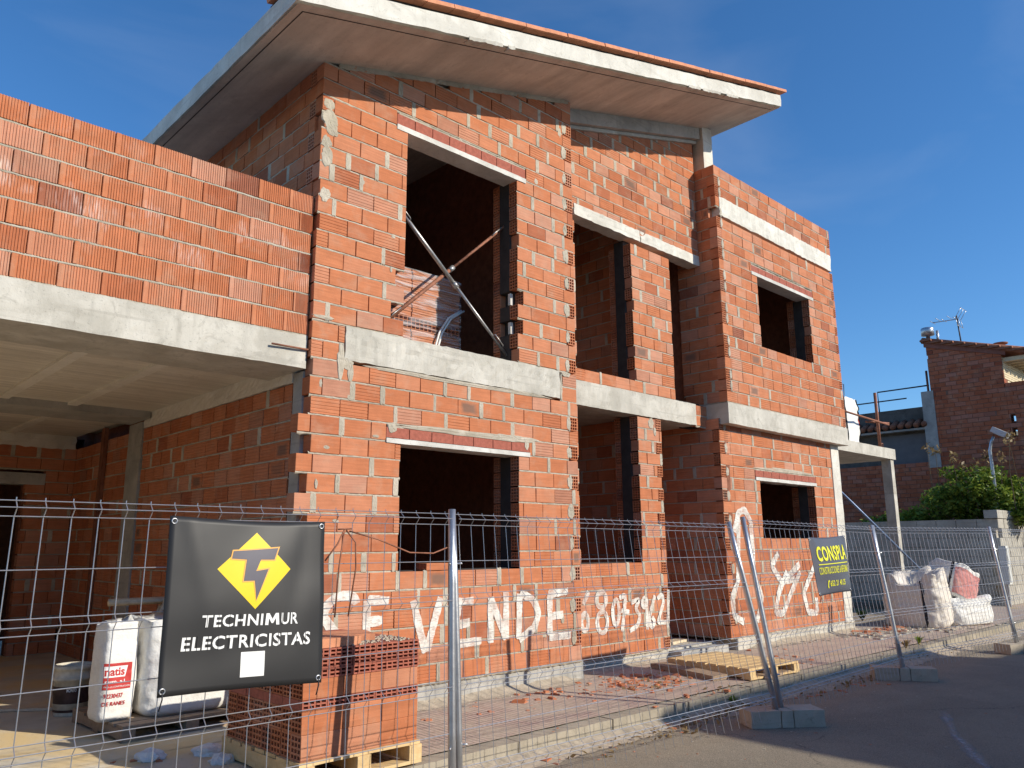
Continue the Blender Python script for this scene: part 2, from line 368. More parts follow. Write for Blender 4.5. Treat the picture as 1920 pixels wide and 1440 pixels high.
def hole_grid(m, T, W, H, nx, nz, depth=.06, wall=.0085):
    cw = (W-wall*(nx+1))/nx; ch = (H-wall*(nz+1))/nz
    xs = [0]; zs = [0]
    for i in range(nx): xs += [wall*(i+1)+cw*i, wall*(i+1)+cw*(i+1)]
    for i in range(nz): zs += [wall*(i+1)+ch*i, wall*(i+1)+ch*(i+1)]
    xs.append(W); zs.append(H)
    for i in range(len(xs)-1):
        for k in range(len(zs)-1):
            a, b, c, d = xs[i], xs[i+1], zs[k], zs[k+1]
            if i % 2 and k % 2:
                e = depth
                m.quad(T(a,c,0),T(a,c,e),T(a,d,e),T(a,d,0)); m.quad(T(b,c,e),T(b,c,0),T(b,d,0),T(b,d,e))
                m.quad(T(a,c,0),T(b,c,0),T(b,c,e),T(a,c,e)); m.quad(T(a,d,e),T(b,d,e),T(b,d,0),T(a,d,0)); m.quad(T(a,c,e),T(b,c,e),T(b,d,e),T(a,d,e))
            elif i % 2 == 0 and k == 0: m.quad(T(a,0,0),T(b,0,0),T(b,H,0),T(a,H,0))
            elif i % 2 and k % 2 == 0: m.quad(T(a,c,0),T(b,c,0),T(b,d,0),T(a,d,0))
def header_mesh(name, W=BD, H=BH, D=.2, nx=3, nz=4, mat=None):
    """a brick seen from its end: front face with cells"""
    m = MB(); hole_grid(m, lambda a, c, d: (a, d, c), W, H, nx, nz)
    m.quad((0,0,H),(W,0,H),(W,D,H),(0,D,H)); m.quad((0,D,0),(W,D,0),(W,0,0),(0,0,0)); m.quad((W,0,0),(W,D,0),(W,D,H),(W,0,H)); m.quad((0,D,0),(0,0,0),(0,0,H),(0,D,H)); m.quad((W,D,0),(0,D,0),(0,D,H),(W,D,H))
    me = m.mesh(name); me.materials.append(mat or M['brick']); return me
BM = {'plain': [brick_mesh('brick', s) for s in range(5)], 'h': [brick_mesh('brick', 11, 'h')], 'left': [brick_mesh('brick', 31, None, 'left')],
      'v': [brick_mesh('brick', 21, 'v', L=.258, H=.152, mat=M['brick_rib'])], 'head': [header_mesh('brick')]}

CAM = mw.translation.copy()
class Wall:
    """running-bond wall of single bricks. rot 0 faces -Y (u = X), rot 1 faces -X (u = -Y)"""
    def __init__(s, house, name, rot, plane, u0, u1, rows, L=.262, openings=(), top=None, style='mix', core=(.115, .26), core_mat=None, limit=300,
                 edge=None, mort=.25, seed=1, bm='brick', core_rects=None, bulge=.003, stagger=True, holes_left=True, gap_bed=.0155, patches=(), core_u=None, mmat='mortar'):
        s.rot, s.plane = rot, plane; r = random.Random(seed); s.r = r
        P = s.P; items = []; mo = MB(); s.mo = mo
        def cut(a, b, z0, z1):
            segs = [(a, b, False)]
            for (oa, ob, za, zb) in openings:
                if min(z1, zb)-max(z0, za) > .5*(z1-z0):
                    out = []
                    for (c, d, hl) in segs:
                        if ob <= c+1e-6 or oa >= d-1e-6: out.append((c, d, hl)); continue
                        if oa > c: out.append((c, oa, hl))
                        if ob < d: out.append((ob, d, True))
                    segs = out
            return segs
        for i, (z0, z1) in enumerate(rows):
            a0, a1 = (u0, u1) if edge is None else edge(i)
            spans = cut(a0, a1, z0, z1); allow = spans
            u = a0 - (L*.5 if (stagger and i % 2) else 0) + r.uniform(-.03, .03)
            H = z1-z0-gap_bed
            grid = []
            while u < a1:
                ln = L-.007; g = .007
                if r.random() < mort: g = r.uniform(.02, .042)
                grid.append((u, u+ln, g)); u += ln+g
            for (c, d, hl) in spans:
                if hl is False and c <= a0+1e-6: hl = False
                for (ga, gb, gg) in grid:
                    x0, x1 = max(ga, c), min(gb, d)
                    if x1-x0 < .028: continue
                    zt = z1
                    if top is not None:
                        zs = top((x0+x1)/2)
                        if z0+.5*(z1-z0) > zs: continue
                    items.append((x0, x1, z0+gap_bed*.5, H, hl and abs(x0-c) < 1e-6))
                    if gg > .015 and gb+gg < d and gb > c: s.head_mortar(gb, gb+gg, z0, z1, top)
                s.bed(c, d, z0, top)
        # core behind the bricks
        cm = MB()
        cu0, cu1 = core_u or (u0, u1)
        us = sorted({cu0, cu1, *[min(max(v, cu0), cu1) for o in openings for v in o[:2]]}); zl = rows[0][0]; zh = rows[-1][1]
        zs = sorted({zl, zh, *[min(max(v, zl), zh) for o in openings for v in o[2:]]})
        for a, b in zip(us, us[1:]):
            run = None
            for c, d in zip(zs, zs[1:]):
                hole = any(o[0] < (a+b)/2 < o[1] and o[2] < (c+d)/2 < o[3] for o in openings)
                if hole:
                    if run: s.corebox(cm, a, b, run[0], run[1], core, top); run = None
                else: run = (c, d) if run is None else (run[0], d)
            if run: s.corebox(cm, a, b, run[0], run[1], core, top)
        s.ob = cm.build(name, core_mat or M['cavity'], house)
        # bricks: the nearest are single objects, the rest one mesh
        items.sort(key=lambda q: (Vector(P((q[0]+q[1])/2, 0, q[2]))-CAM).length)
        far = MB(); Ls = .258 if style == 'v' else BL; Hs = .152 if style == 'v' else BH
        for k, (x0, x1, z, H, hl) in enumerate(items):
            sl = style
            if style == 'mix': sl = 'h' if r.random() < .27 else 'plain'
            if hl and holes_left and rot == 0 and sl != 'v': sl = 'left'
            dy = r.uniform(-bulge, bulge); dz = r.uniform(-.0025, .0025)
            if k < limit:
                o = link('brick', r.choice(BM[sl])); o.location = P(x0, dy, z+dz); o.scale = ((x1-x0)/Ls, 1, H/Hs)
                if rot: o.rotation_euler = (0, 0, -math.pi/2)
                o.rotation_euler.z += r.uniform(-.006, .006); o.rotation_euler.y = r.uniform(-.004, .004)
                s.par(o)
            else:
                rr = r.random()*.98+.01
                me = BM[sl][0]; V = [P(x0+v.co.x*(x1-x0)/Ls, v.co.y+dy, z+dz+v.co.z*H/Hs) for v in me.vertices]
                far.mesh_in(V, [tuple(p.vertices) for p in me.polygons], rr)
        if far.v:
            o = far.build('bricks', M['brick_rib_j'] if style == 'v' else M[bm+'_j'] if bm == 'brick' else M[bm], None, kind='stuff'); s.par(o)
        for q in patches: s.blob(*q)
        if mo.v: s.par(mo.build('mortar', M[mmat], None))
    def par(s, o):
        o.parent = s.ob; o.matrix_parent_inverse = (Matrix.Translation(s.ob.parent.location) @ s.ob.matrix_parent_inverse).inverted() if s.ob.parent else Matrix()
    def P(s, u, d, z): return (u, s.plane+d, z) if s.rot == 0 else (s.plane+d, -u, z)
    def corebox(s, cm, a, b, c, d, core, top):
        p = [s.P(*q) for q in ((a, core[0], c), (b, core[0], c), (b, core[1], c), (a, core[1], c))]
        ta, tb = (d, d) if top is None else (min(d, top(a)), min(d, top(b)))
        if ta <= c and tb <= c: return
        q = [s.P(*v) for v in ((a, core[0], ta), (b, core[0], tb), (b, core[1], tb), (a, core[1], ta))]
        n = len(cm.v); cm.v += p+q
        for f in ((0,3,2,1),(4,5,6,7),(0,1,5,4),(1,2,6,5),(2,3,7,6),(3,0,4,7)): cm.f.append(tuple(n+i for i in f)); cm.r.append(0)
    def bed(s, a, b, z, top):
        """squeezed bed joint: a lumpy ribbon"""
        r = s.r; n = max(2, int((b-a)/.026)); V = []
        for i in range(n+1):
            u = a+(b-a)*i/n
            if top is not None and z > top(u)-.01: continue
            k = mnoise.noise(Vector((u*2.3, z*5, s.plane)))+.6*mnoise.noise(Vector((u*13, z*9, 3)))
            m = -.0035+.008*max(-.45, k)+r.uniform(-.002, .0025); w = .0105+.011*max(0, k)*r.uniform(.3, 1.2)+r.uniform(-.002, .003)
            V += [s.P(u, .012, z-w-r.uniform(0, .005)), s.P(u, -m*.85+r.uniform(0, .002), z-.005+r.uniform(-.002, .002)), s.P(u, -m, z+.004+r.uniform(-.002, .002)), s.P(u, .012, z+w*.75+r.uniform(0, .003))]
        k = len(V)//4
        if k > 1: s.mo.mesh_in(V, [(4*i+j, 4*i+4+j, 4*i+5+j, 4*i+1+j) for i in range(k-1) for j in range(3)])
    def head_mortar(s, a, b, z0, z1, top):
        if top is not None and z1 > top(a): return
        s.blob((a+b)/2, (z0+z1)/2, (b-a)/2+.010, (z1-z0)/2+.004, .004, square=True)
    def blob(s, u, z, ru, rz, h, square=False, n=14):
        """irregular smear of mortar"""
        r = s.r; n = 22 if max(ru, rz) > .05 else 14; rings = ((.35, h), (.65, h), (.88, h*.8), (1.0, -.006)); V = [s.P(u, -h, z)]; sd = r.uniform(0, 99)
        for ring, (k, hh) in enumerate(rings):
            for i in range(n):
                t = 2*math.pi*i/n; c, q = math.cos(t), math.sin(t)
                rag = 1+(.34*mnoise.noise(Vector((c*1.6+sd, q*1.6, 1)))+.2*mnoise.noise(Vector((c*4+sd, q*4, 7))))*(.4 if square else 1)
                if square: m = max(abs(c), abs(q)); c, q = c/m, q/m
                e = k*rag; V.append(s.P(u+ru*c*e, -hh*(1 if ring == 3 else r.uniform(.45, 1.15)), z+rz*q*(e if not square else min(e, 1.06))))
        f = [(0, 1+i, 1+(i+1) % n) for i in range(n)]
        for j in range(3): f += [(1+j*n+i, 1+(j+1)*n+i, 1+(j+1)*n+(i+1) % n, 1+j*n+(i+1) % n) for i in range(n)]
        s.mo.mesh_in(V, f)
def rows_of(z0, H, n): return [(z0+H*i, z0+H*(i+1)) for i in range(n)]
def header(wall, u, z, H, d=0., W=.105, face=0, D=None):
    """a brick laid end-on: cells showing. face 1 turns it to look along -X"""
    o = link('brick', BM['head'][0]); o.scale = (W/BD, 1 if D is None else D/.2, H/BH)
    if face: o.location = (u, d+W, z); o.rotation_euler = (0, 0, -math.pi/2)
    else: o.location = wall.P(u, d, z)
    wall.par(o); return o
# ------------------------------------------------------------------ the unfinished house
GA= [[(0.484, 0.723), (0.473, 0.774), (0.403, 0.799), (0.301, 0.789), (0.229, 0.736), (0.192, 0.654), (0.296, 0.536), (0.4, 0.457), (0.369, 0.39), (0.254, 0.373)], [(0.58, 0.755), (0.583, 0.443)], [(0.58, 0.755), (0.791, 0.737)], [(0.578, 0.587), (0.731, 0.592)], [(0.575, 0.429), (0.791, 0.426)], [(1.021, 0.734), (1.159, 0.305)], [(1.169, 0.319), (1.314, 0.744)], [(1.506, 0.703), (1.467, 0.355)], [(1.495, 0.695), (1.682, 0.694)], [(1.497, 0.503), (1.639, 0.518)], [(1.446, 0.349), (1.774, 0.354)], [(1.876, 0.321), (1.877, 0.718)], [(1.877, 0.718), (2.064, 0.339)], [(2.064, 0.339), (2.066, 0.761)], [(2.238, 0.737), (2.221, 0.327)], [(2.238, 0.737), (2.402, 0.677), (2.49, 0.55), (2.423, 0.414), (2.221, 0.327)], [(2.638, 0.711), (2.63, 0.329)], [(2.612, 0.712), (2.9, 0.727)], [(2.634, 0.506), (2.824, 0.512)], [(2.617, 0.321), (2.929, 0.315)]]
GB= [[(3.489, 0.695), (3.392, 0.562)], [(3.438, 0.466), (3.46, 0.44), (3.47, 0.4), (3.467, 0.357), (3.452, 0.321), (3.428, 0.302), (3.401, 0.302), (3.377, 0.323), (3.364, 0.36), (3.362, 0.402), (3.374, 0.441), (3.396, 0.467), (3.423, 0.473), (3.448, 0.458)], [(3.722, 0.674), (3.755, 0.648), (3.771, 0.61), (3.767, 0.568), (3.744, 0.534), (3.708, 0.515), (3.667, 0.516), (3.632, 0.537), (3.61, 0.572), (3.608, 0.613), (3.625, 0.65), (3.658, 0.675), (3.698, 0.68), (3.737, 0.666)], [(3.732, 0.473), (3.766, 0.438), (3.783, 0.385), (3.778, 0.329), (3.753, 0.282), (3.714, 0.256), (3.67, 0.258), (3.633, 0.286), (3.61, 0.334), (3.608, 0.39), (3.627, 0.441), (3.662, 0.474), (3.706, 0.482), (3.747, 0.462)], [(3.952, 0.581), (3.973, 0.54), (3.982, 0.478), (3.977, 0.41), (3.96, 0.353), (3.934, 0.321), (3.906, 0.321), (3.884, 0.353), (3.871, 0.41), (3.871, 0.477), (3.885, 0.539), (3.909, 0.58), (3.936, 0.591), (3.962, 0.568)], [(3.983, 0.603), (4.102, 0.629), (4.065, 0.446), (4.021, 0.245)], [(4.009, 0.469), (4.16, 0.44)], [(4.183, 0.542), (4.342, 0.576), (4.266, 0.476), (4.348, 0.387), (4.289, 0.287), (4.149, 0.246)], [(4.445, 0.584), (4.464, 0.544), (4.454, 0.493), (4.424, 0.471), (4.397, 0.496), (4.395, 0.548), (4.419, 0.586), (4.451, 0.579)], [(4.475, 0.591), (4.47, 0.233)], [(4.633, 0.606), (4.527, 0.398), (4.504, 0.315), (4.554, 0.248), (4.62, 0.307), (4.562, 0.374)], [(4.674, 0.561), (4.768, 0.611), (4.799, 0.522), (4.667, 0.304), (4.835, 0.293)], [(4.901, 0.66), (4.856, 0.227)]]
GC= [[(6.108, 1.314), (6.207, 1.561), (6.38, 1.615), (6.517, 1.468), (6.521, 1.193)], [(6.228, 1.537), (6.121, 0.714), (5.963, 0.532), (5.981, 0.299), (6.208, 0.214)], [(6.531, 1.268), (6.516, 0.774), (6.685, 0.499), (6.512, 0.195)], [(7.188, 1.051), (6.981, 0.888), (7.212, 0.678), (7.595, 0.692)], [(7.769, 0.899), (7.179, 0.629), (6.998, 0.286), (7.203, 0.262), (7.457, 0.516), (7.769, 0.793)], [(7.392, 0.802), (7.078, 0.481)], [(8.202, 0.864), (7.817, 0.501), (7.915, 0.233), (8.176, 0.218), (8.184, 0.431)]]

house = empty('unfinished_house', (0, 0, -.11), 'two-storey unfinished house of bare orange brick with concrete beams and sloping roof slab', 'house')
K = .295
soff = lambda x: 5.186+K*x
rA = rows_of(.064, .15, 19)+rows_of(2.923, .15, 23)
openA = [(.87, 2.245, .964, 2.014), (.72, 2.39, 2.014, 2.164), (.292, 2.835, 2.614, 2.93), (.87, 2.245, 2.922, 4.86), (.75, 2.37, 4.86, 5.02),
         (.735, .88, 3.073, 3.223), (.785, .88, 3.373, 3.523), (2.24, 2.315, 3.223, 3.373), (2.24, 2.325, 3.523, 3.673)]
headA = set(range(1, 42, 2))
def edgeA(i):
    a = -.085 if i in (3, 5, 7, 9, 11, 13) else (.015 if i in (4, 8, 10, 12) else 0)
    b = 3.09
    if i in headA and rA[i][0] < soff(3)-.3 and i not in (17, 18): b = 2.955
    return a, b
pA = [(.07, 4.66, .075, .09, .006), (.06, 4.33, .06, .09, .006), (.06, 3.99, .055, .065, .006), (.10, 4.58, .06, .07, .006), (.05, 4.45, .05, .06, .006), (.06, 4.80, .06, .05, .005), (.1, 2.95, .1, .018, .006), (.33, 2.60, .06, .05, .006), (.36, 2.55, .03, .1, .006), (2.9, 5.62, .03, .06, .005),
      (2.93, 2.9, .07, .03, .008), (.27, 2.62, .035, .16, .006), (2.855, 2.75, .02, .15, .006), (1.5, 2.61, 1.0, .02, .007), (2.3, 2.62, .4, .022, .008), (.9, 2.615, .35, .018, .008), (1.55, 2.155, .8, .03, .006), (2.2, 2.165, .3, .035, .007), (.78, 2.13, .05, .05, .006), (2.35, 2.12, .03, .06, .006)]
for i in sorted(headA):
    if edgeA(i)[1] < 3: pA.append((2.955+rng.uniform(0, .02), rA[i][0]+.075, rng.uniform(.03, .05), rng.uniform(.06, .085), .006))
rp = random.Random(77)
for _ in range(16): pA.append((rp.uniform(.05, 3.0) if rp.random() < .55 else rp.uniform(.02, .8), rp.uniform(.2, 5.0), rp.uniform(.012, .035), rp.uniform(.012, .045), .004))
pA = [q for q in pA if not (.85 < q[0] < 2.27 and (.93 < q[1] < 2.2 or 2.6 < q[1] < 5.02)) or q[2] > .2]
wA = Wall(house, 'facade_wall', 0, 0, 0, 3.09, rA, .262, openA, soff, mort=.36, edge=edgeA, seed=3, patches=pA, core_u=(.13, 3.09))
for i in sorted(headA):
    if edgeA(i)[1] < 3: header(wA, 2.978, rA[i][0]+.007, .136, rng.uniform(-.002, .004), .11)
for i, (z0, z1) in enumerate(rA):          # inner leaf at the right-hand jambs
    if .95 < z0 < 1.99 or 2.92 < z0 < 4.8: header(wA, 2.25, z0+.005, .138, .262, .10, face=1)
# second storey of the recessed middle bay
rB = rows_of(-.005, .1405, 19)+rows_of(2.665, .14, 2)+rows_of(2.945, .1445, 28)
openB = [(3.385, 4.44, .98, 2.665), (4.90, 5.95, -.1, 2.665), (3.0, 5.665, 2.665, 2.945), (3.395, 4.43, 3.035, 4.885), (5.235, 5.95, 2.99, 4.885), (3.3, 5.95, 4.885, 5.04)]
hB = [i for i in range(19) if i % 2 == 0]
def edgeB(i): return 3.1, (4.785 if i in hB and i < 19 else 5.94)
pB = [(3.2, 2.66, .06, .05, .005), (4.7, 2.6, .06, .07, .006), (4.77, 2.5, .03, .06, .006)]
wB = Wall(house, 'recessed_wall', 0, .25, 3.09, 5.94, rB, .262, openB, soff, mort=.30, edge=edgeB, seed=5, patches=pB)
for i in hB: header(wB, 4.797, rB[i][0]+.006, .128, 0, .1)
for (z0, z1) in rB:
    if .97 < z0 < 2.6 or 3.0 < z0 < 4.8: header(wB, 4.445 if z0 < 2.8 else 4.435, z0+.005, .134, .512, .09, face=1)
# right-hand bay, upper and lower storey
rC = rows_of(2.975, .1507, 22)
openC = [(6.925, 8.48, 3.885, 4.905), (6.77, 8.63, 4.905, 5.06), (6.03, 9.40, 5.56, 5.86)]
def edgeC(i): return (6.075 if i % 3 else 5.94), (9.42 if i % 2 else 9.33)
pC = [(6.06, rC[i][0]+.075, .03, .07, .005) for i in range(22) if i % 3]
wC = Wall(house, 'upper_bay_wall', 0, -.06, 5.94, 9.42, rC, .27, openC, None, edge=edgeC, seed=8, mort=.13, patches=pC, core_u=(6.07, 9.3))
for i in range(22):
    if i % 3 and i not in (17, 18): header(wC, 5.945, rC[i][0]+.006, .138, 0, .105)
    if i % 2 == 0 and i not in (17, 18): header(wC, 9.335, rC[i][0]+.006, .138, 0, .085)
for (z0, z1) in rC:
    if 3.8 < z0 < 4.85: header(wC, 8.485, z0+.005, .14, .205, .1, face=1)
rD = rows_of(.04, .1518, 18)
openD = [(6.835, 8.42, 1.254, 2.012), (6.73, 8.48, 2.02, 2.165)]
def edgeD(i): return (6.03 if i % 2 else 5.89), 9.04
pD = [(6.03, rD[i][0]+.07, .035, .07, .006) for i in range(1, 18, 2)]+[(7.6, 2.185, .85, .03, .006)]
wD = Wall(house, 'lower_bay_wall', 0, .06, 5.89, 9.05, rD, .268, openD, None, edge=edgeD, seed=12, patches=pD, core_u=(6.03, 9.05))
for i in range(1, 18, 2): header(wD, 5.895, rD[i][0]+.006, .139, 0, .105)
for (z0, z1) in rD:
    if 1.2 < z0 < 2.0: header(wD, 8.425, z0+.005, .136, .325, .1, face=1)
# side walls looking left
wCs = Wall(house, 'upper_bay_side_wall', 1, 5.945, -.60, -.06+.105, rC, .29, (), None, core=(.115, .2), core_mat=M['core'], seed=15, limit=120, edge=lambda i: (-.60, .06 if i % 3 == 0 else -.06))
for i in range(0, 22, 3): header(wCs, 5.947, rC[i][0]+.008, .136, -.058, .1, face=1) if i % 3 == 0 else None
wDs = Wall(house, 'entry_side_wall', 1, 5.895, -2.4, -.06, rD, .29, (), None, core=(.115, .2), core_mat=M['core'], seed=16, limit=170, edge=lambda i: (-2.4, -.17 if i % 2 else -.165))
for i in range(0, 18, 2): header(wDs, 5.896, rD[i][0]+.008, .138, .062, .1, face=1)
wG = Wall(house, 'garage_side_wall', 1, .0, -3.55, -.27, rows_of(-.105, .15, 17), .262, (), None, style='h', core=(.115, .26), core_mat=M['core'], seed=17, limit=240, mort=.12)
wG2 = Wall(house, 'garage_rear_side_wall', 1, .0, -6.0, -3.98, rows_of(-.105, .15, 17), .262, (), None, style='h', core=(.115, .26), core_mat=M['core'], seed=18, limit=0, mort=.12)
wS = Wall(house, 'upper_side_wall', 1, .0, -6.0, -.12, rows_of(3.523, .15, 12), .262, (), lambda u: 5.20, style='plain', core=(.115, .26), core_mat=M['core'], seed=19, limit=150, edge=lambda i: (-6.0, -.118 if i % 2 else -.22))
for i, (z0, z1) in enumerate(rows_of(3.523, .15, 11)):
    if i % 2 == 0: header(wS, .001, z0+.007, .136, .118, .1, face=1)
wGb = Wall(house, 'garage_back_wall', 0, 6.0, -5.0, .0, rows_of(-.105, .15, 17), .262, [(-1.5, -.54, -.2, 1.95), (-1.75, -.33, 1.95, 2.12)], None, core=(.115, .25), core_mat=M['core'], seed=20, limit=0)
MB_ = MB(); MB_.box(-1.75, -.33, 5.99, 6.2, 1.955, 2.10); MB_.build('door_lintel', M['concrete_g'], house)
# parapet over the garage, ribbed bricks
wP = Wall(house, 'garage_parapet', 0, .05, -5.2, -.012, rows_of(2.787, .1683, 7), .2607, (), None, style='v', core=(.115, .14), core_mat=M['core'], seed=22, limit=300, mort=0, bulge=.002, gap_bed=.016)

# interior partitions and slabs
def partition(rot, plane, u0, u1, z0, n, sd):
    Wall(house, 'partition_wall', rot, plane, u0, u1, rows_of(z0, .15, n), .262, (), (lambda u: soff(plane)+.05) if (rot and z0 > 2) else (lambda u: soff(u)+.05) if z0 > 2 else None, core=(.115, .2), core_mat=M['core'], seed=sd, limit=0)
partition(1, 4.75, -6.4, -.53, .0, 18, 31); partition(1, 4.75, -6.4, -.53, 2.96, 22, 32)
partition(0, 4.3, .3, 4.7, .0, 18, 33); partition(0, 4.3, .3, 4.7, 2.96, 22, 34)
partition(0, 3.2, 5.0, 9.2, .0, 18, 35); partition(0, 3.2, 5.0, 9.2, 2.98, 17, 36)
def conc(name, x0, x1, y0, y1, z0, z1, mat='concrete', step=.06, amp=.004, seed=0, parent=house, fn=None):
    me = rough_box(x0, x1, y0, y1, z0, z1, step, amp, seed, fn); o = link(name, me, M[mat]); child(o, parent); return o
conc('ground_slab', .02, 9.35, .27, 6.9, -.12, -.012, 'concrete', .5, 0)
conc('entry_step', 4.9, 5.88, .1, .4, -.115, -.03, 'concrete_g', .08, .006, 3)
conc('first_floor_slab', .14, 9.30, .36, 6.9, 2.70, 2.915, 'concrete', .4, 0)
conc('right_roof_slab', 6.15, 9.30, .2, 6.9, 5.585, 5.835, 'concrete', .4, 0)
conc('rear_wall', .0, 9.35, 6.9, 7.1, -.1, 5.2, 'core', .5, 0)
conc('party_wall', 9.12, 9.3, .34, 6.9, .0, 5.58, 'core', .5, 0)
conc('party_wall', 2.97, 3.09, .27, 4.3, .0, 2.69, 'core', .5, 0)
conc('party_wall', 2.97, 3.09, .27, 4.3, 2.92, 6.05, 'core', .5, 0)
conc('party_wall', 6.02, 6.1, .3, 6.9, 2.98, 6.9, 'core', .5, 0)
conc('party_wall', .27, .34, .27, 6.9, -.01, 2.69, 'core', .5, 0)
conc('plinth', .03, 3.13, .025, .2, -.2, .062, 'concrete_g', .05, .006, 5)
conc('plinth', 3.135, 4.93, .272, .45, -.2, -.004, 'concrete', .05, .006, 6)
conc('plinth', 6.05, 9.4, .07, .3, -.2, .04, 'concrete', .05, .008, 7)
conc('floor_beam', .30, 2.83, -.006, .2, 2.635, 2.918, 'concrete', .05, .011, 8)
conc('floor_beam', 3.1, 5.66, .235, .46, 2.668, 2.942, 'concrete', .05, .006, 9)
conc('floor_beam', 5.925, 9.425, -.075, .3, 2.69, 2.962, 'concrete', .05, .006, 10)
conc('concrete_band', 6.035, 9.395, -.064, .1, 5.572, 5.845, 'concrete_w', .05, .011, 11)
conc('door_lintel', 3.395, 4.62, .242, .42, 4.89, 5.03, 'concrete_w', .05, .010, 12)
conc('door_lintel', 4.64, 5.94, .242, .42, 4.89, 5.03, 'concrete_w', .05, .010, 13)
conc('column', 9.055, 9.315, .052, .31, .02, 2.685, 'concrete_w', .08, .004, 14)
conc('column', .004, .25, .117, .262, -.105, 2.515, 'concrete_g', .08, .003, 15)
conc('column', -.02, .25, 3.56, 3.97, -.105, 2.515, 'concrete_g', .08, .003, 16)
conc('column', 6.03, 6.26, .13, .36, 6.25, 6.99, 'concrete_w', .06, .004, 17)
conc('beam_end', 5.665, 5.94, .33, .46, 2.69, 2.94, 'concrete_g', .06, .004, 18)
# beam under the roof over the recessed bay
def slope(p): p = p.copy(); p.z += K*p.x; return p
conc('roof_beam', 3.13, 6.0, .16, .4, soff(0)-.185, soff(0)+.05, 'concrete_g', .06, .005, 19, fn=slope)
conc('roof_beam', 3.13, 6.0, .222, .4, soff(0)-.235, soff(0)-.19, 'concrete', .06, .007, 20, fn=slope)
# mortar bedding along the roof line
conc('bedding', .14, 3.05, -.004, .1, soff(0)-.06, soff(0)+.05, 'mortar', .04, .012, 21, fn=slope)
# garage roof: slab, edge beam, ribs
conc('garage_edge_beam', -5.25, -.012, .048, .66, 2.522, 2.784, 'concrete', .05, .006, 22)
conc('garage_slab', -5.1, -.012, .665, 6.1, 2.60, 2.78, 'ceiling', .5, 0)
conc('garage_ceiling_beam', -5.1, -.02, 3.34, 3.95, 2.526, 2.61, 'concrete_g', .08, .003, 23)
for k, xx in enumerate((-.83, -1.43, -2.03, -2.63, -3.23, -3.83)):
    conc('ceiling_rib', xx, xx+.09, .66, 3.34, 2.575, 2.606, 'plaster', .06, .004, 24+k)
    conc('ceiling_rib', xx, xx+.09, 3.95, 6.0, 2.575, 2.606, 'plaster', .08, .004, 34+k)
conc('wall_head_plaster', -.008, .1, .27, 3.56, 2.445, 2.605, 'plaster', .035, .012, 50)
conc('wall_head_plaster', -5.0, -.02, 5.985, 6.1, 2.43, 2.6, 'plaster', .05, .02, 51)
conc('blackout_back', -2.4, .3, 8.0, 8.15, -.1, 2.6, 'core', .5, 0); conc('blackout_side', -2.4, -2.25, 6.26, 8.0, -.1, 2.6, 'core', .5, 0); conc('blackout_side', .15, .3, 6.26, 8.0, -.1, 2.6, 'core', .5, 0); conc('blackout_ceiling', -2.4, .3, 6.26, 8.1, 2.6, 2.75, 'core', .5, 0)  # closed box added behind the garage back doorway to keep it dark
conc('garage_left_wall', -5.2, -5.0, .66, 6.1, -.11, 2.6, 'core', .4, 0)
conc('opening_jamb', -.05, -.004, 4.74, 4.84, -.1, 2.58, 'core', .1, .002, 52)  # plain strip standing for the dark jamb of an opening in this wall
# lintels with their course of small red bricks
def lintel(x0, x1, zb, plane, hh=.045, n=7, bh=.095, seed=0):
    conc('window_lintel', x0, x1, plane-.010, plane+.2, zb, zb+hh, 'lintel', .06, .003, seed)
    wd = (x1-x0)/n
    for k in range(n):
        o = conc('lintel_brick', x0+wd*k+.004, x0+wd*(k+1)-.004, plane+.001, plane+.1, zb+hh+.006, zb+hh+.006+bh, 'brick_red', .2, .001, seed+k)
    conc('lintel_bedding', x0+.03, x1, plane+.006, plane+.1, zb+hh+bh, zb+hh+bh+.022, 'mortar', .04, .009, seed+3)
lintel(.75, 2.37, 4.838, 0, .05, 8, .10, 60); lintel(.72, 2.39, 2.002, 0, .04, 7, .085, 70)
lintel(6.77, 8.63, 4.90, -.06, .048, 9, .09, 80); lintel(6.73, 8.48, 2.012, .06, .045, 8, .085, 90)
# on-end bricks filling the corner beside the beam, thin row below the door
for k in range(4): conc('sill_brick', 3.41+k*.255, 3.655+k*.255, .255, .36, 2.95, 3.03, 'clay', .2, .001, 100+k)

# ------------------------------------------------------------------ roof
rf = MB()
x0, x1, y0, y1, th = -.655, 6.66, -.755, 7.4, .168
conc('roof_slab', x0, x1, y0, y1, soff(0), soff(0)+th, 'concrete_w', .10, .007, 110, fn=slope).name = 'roof_slab'
roof = bpy.data.objects['roof_slab']
sf = MB(); sf.quad((x0+.012, y0+.012, soff(x0+.012)-.016), (x0+.012, y1, soff(x0+.012)-.016), (x1-.012, y1, soff(x1-.012)-.016), (x1-.012, y0+.012, soff(x1-.012)-.016)); sf.build('soffit', M['soffit'], house)
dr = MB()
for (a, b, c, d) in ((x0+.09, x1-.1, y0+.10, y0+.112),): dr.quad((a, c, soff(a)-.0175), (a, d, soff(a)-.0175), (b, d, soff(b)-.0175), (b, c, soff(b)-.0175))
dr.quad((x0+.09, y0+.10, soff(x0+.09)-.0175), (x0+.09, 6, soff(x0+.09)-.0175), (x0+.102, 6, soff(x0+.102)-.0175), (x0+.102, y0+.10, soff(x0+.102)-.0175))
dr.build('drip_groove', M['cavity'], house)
for k, (a, b) in enumerate(((.95, 1.35), (1.42, 1.5), (4.35, 4.6), (4.66, 5.05), (5.2, 5.5))):
    conc('edge_spall', a, b, y0-.004, y0+.06, soff(0)-.022, soff(0)+.012, 'concrete', .03, .012, 130+k, fn=slope)
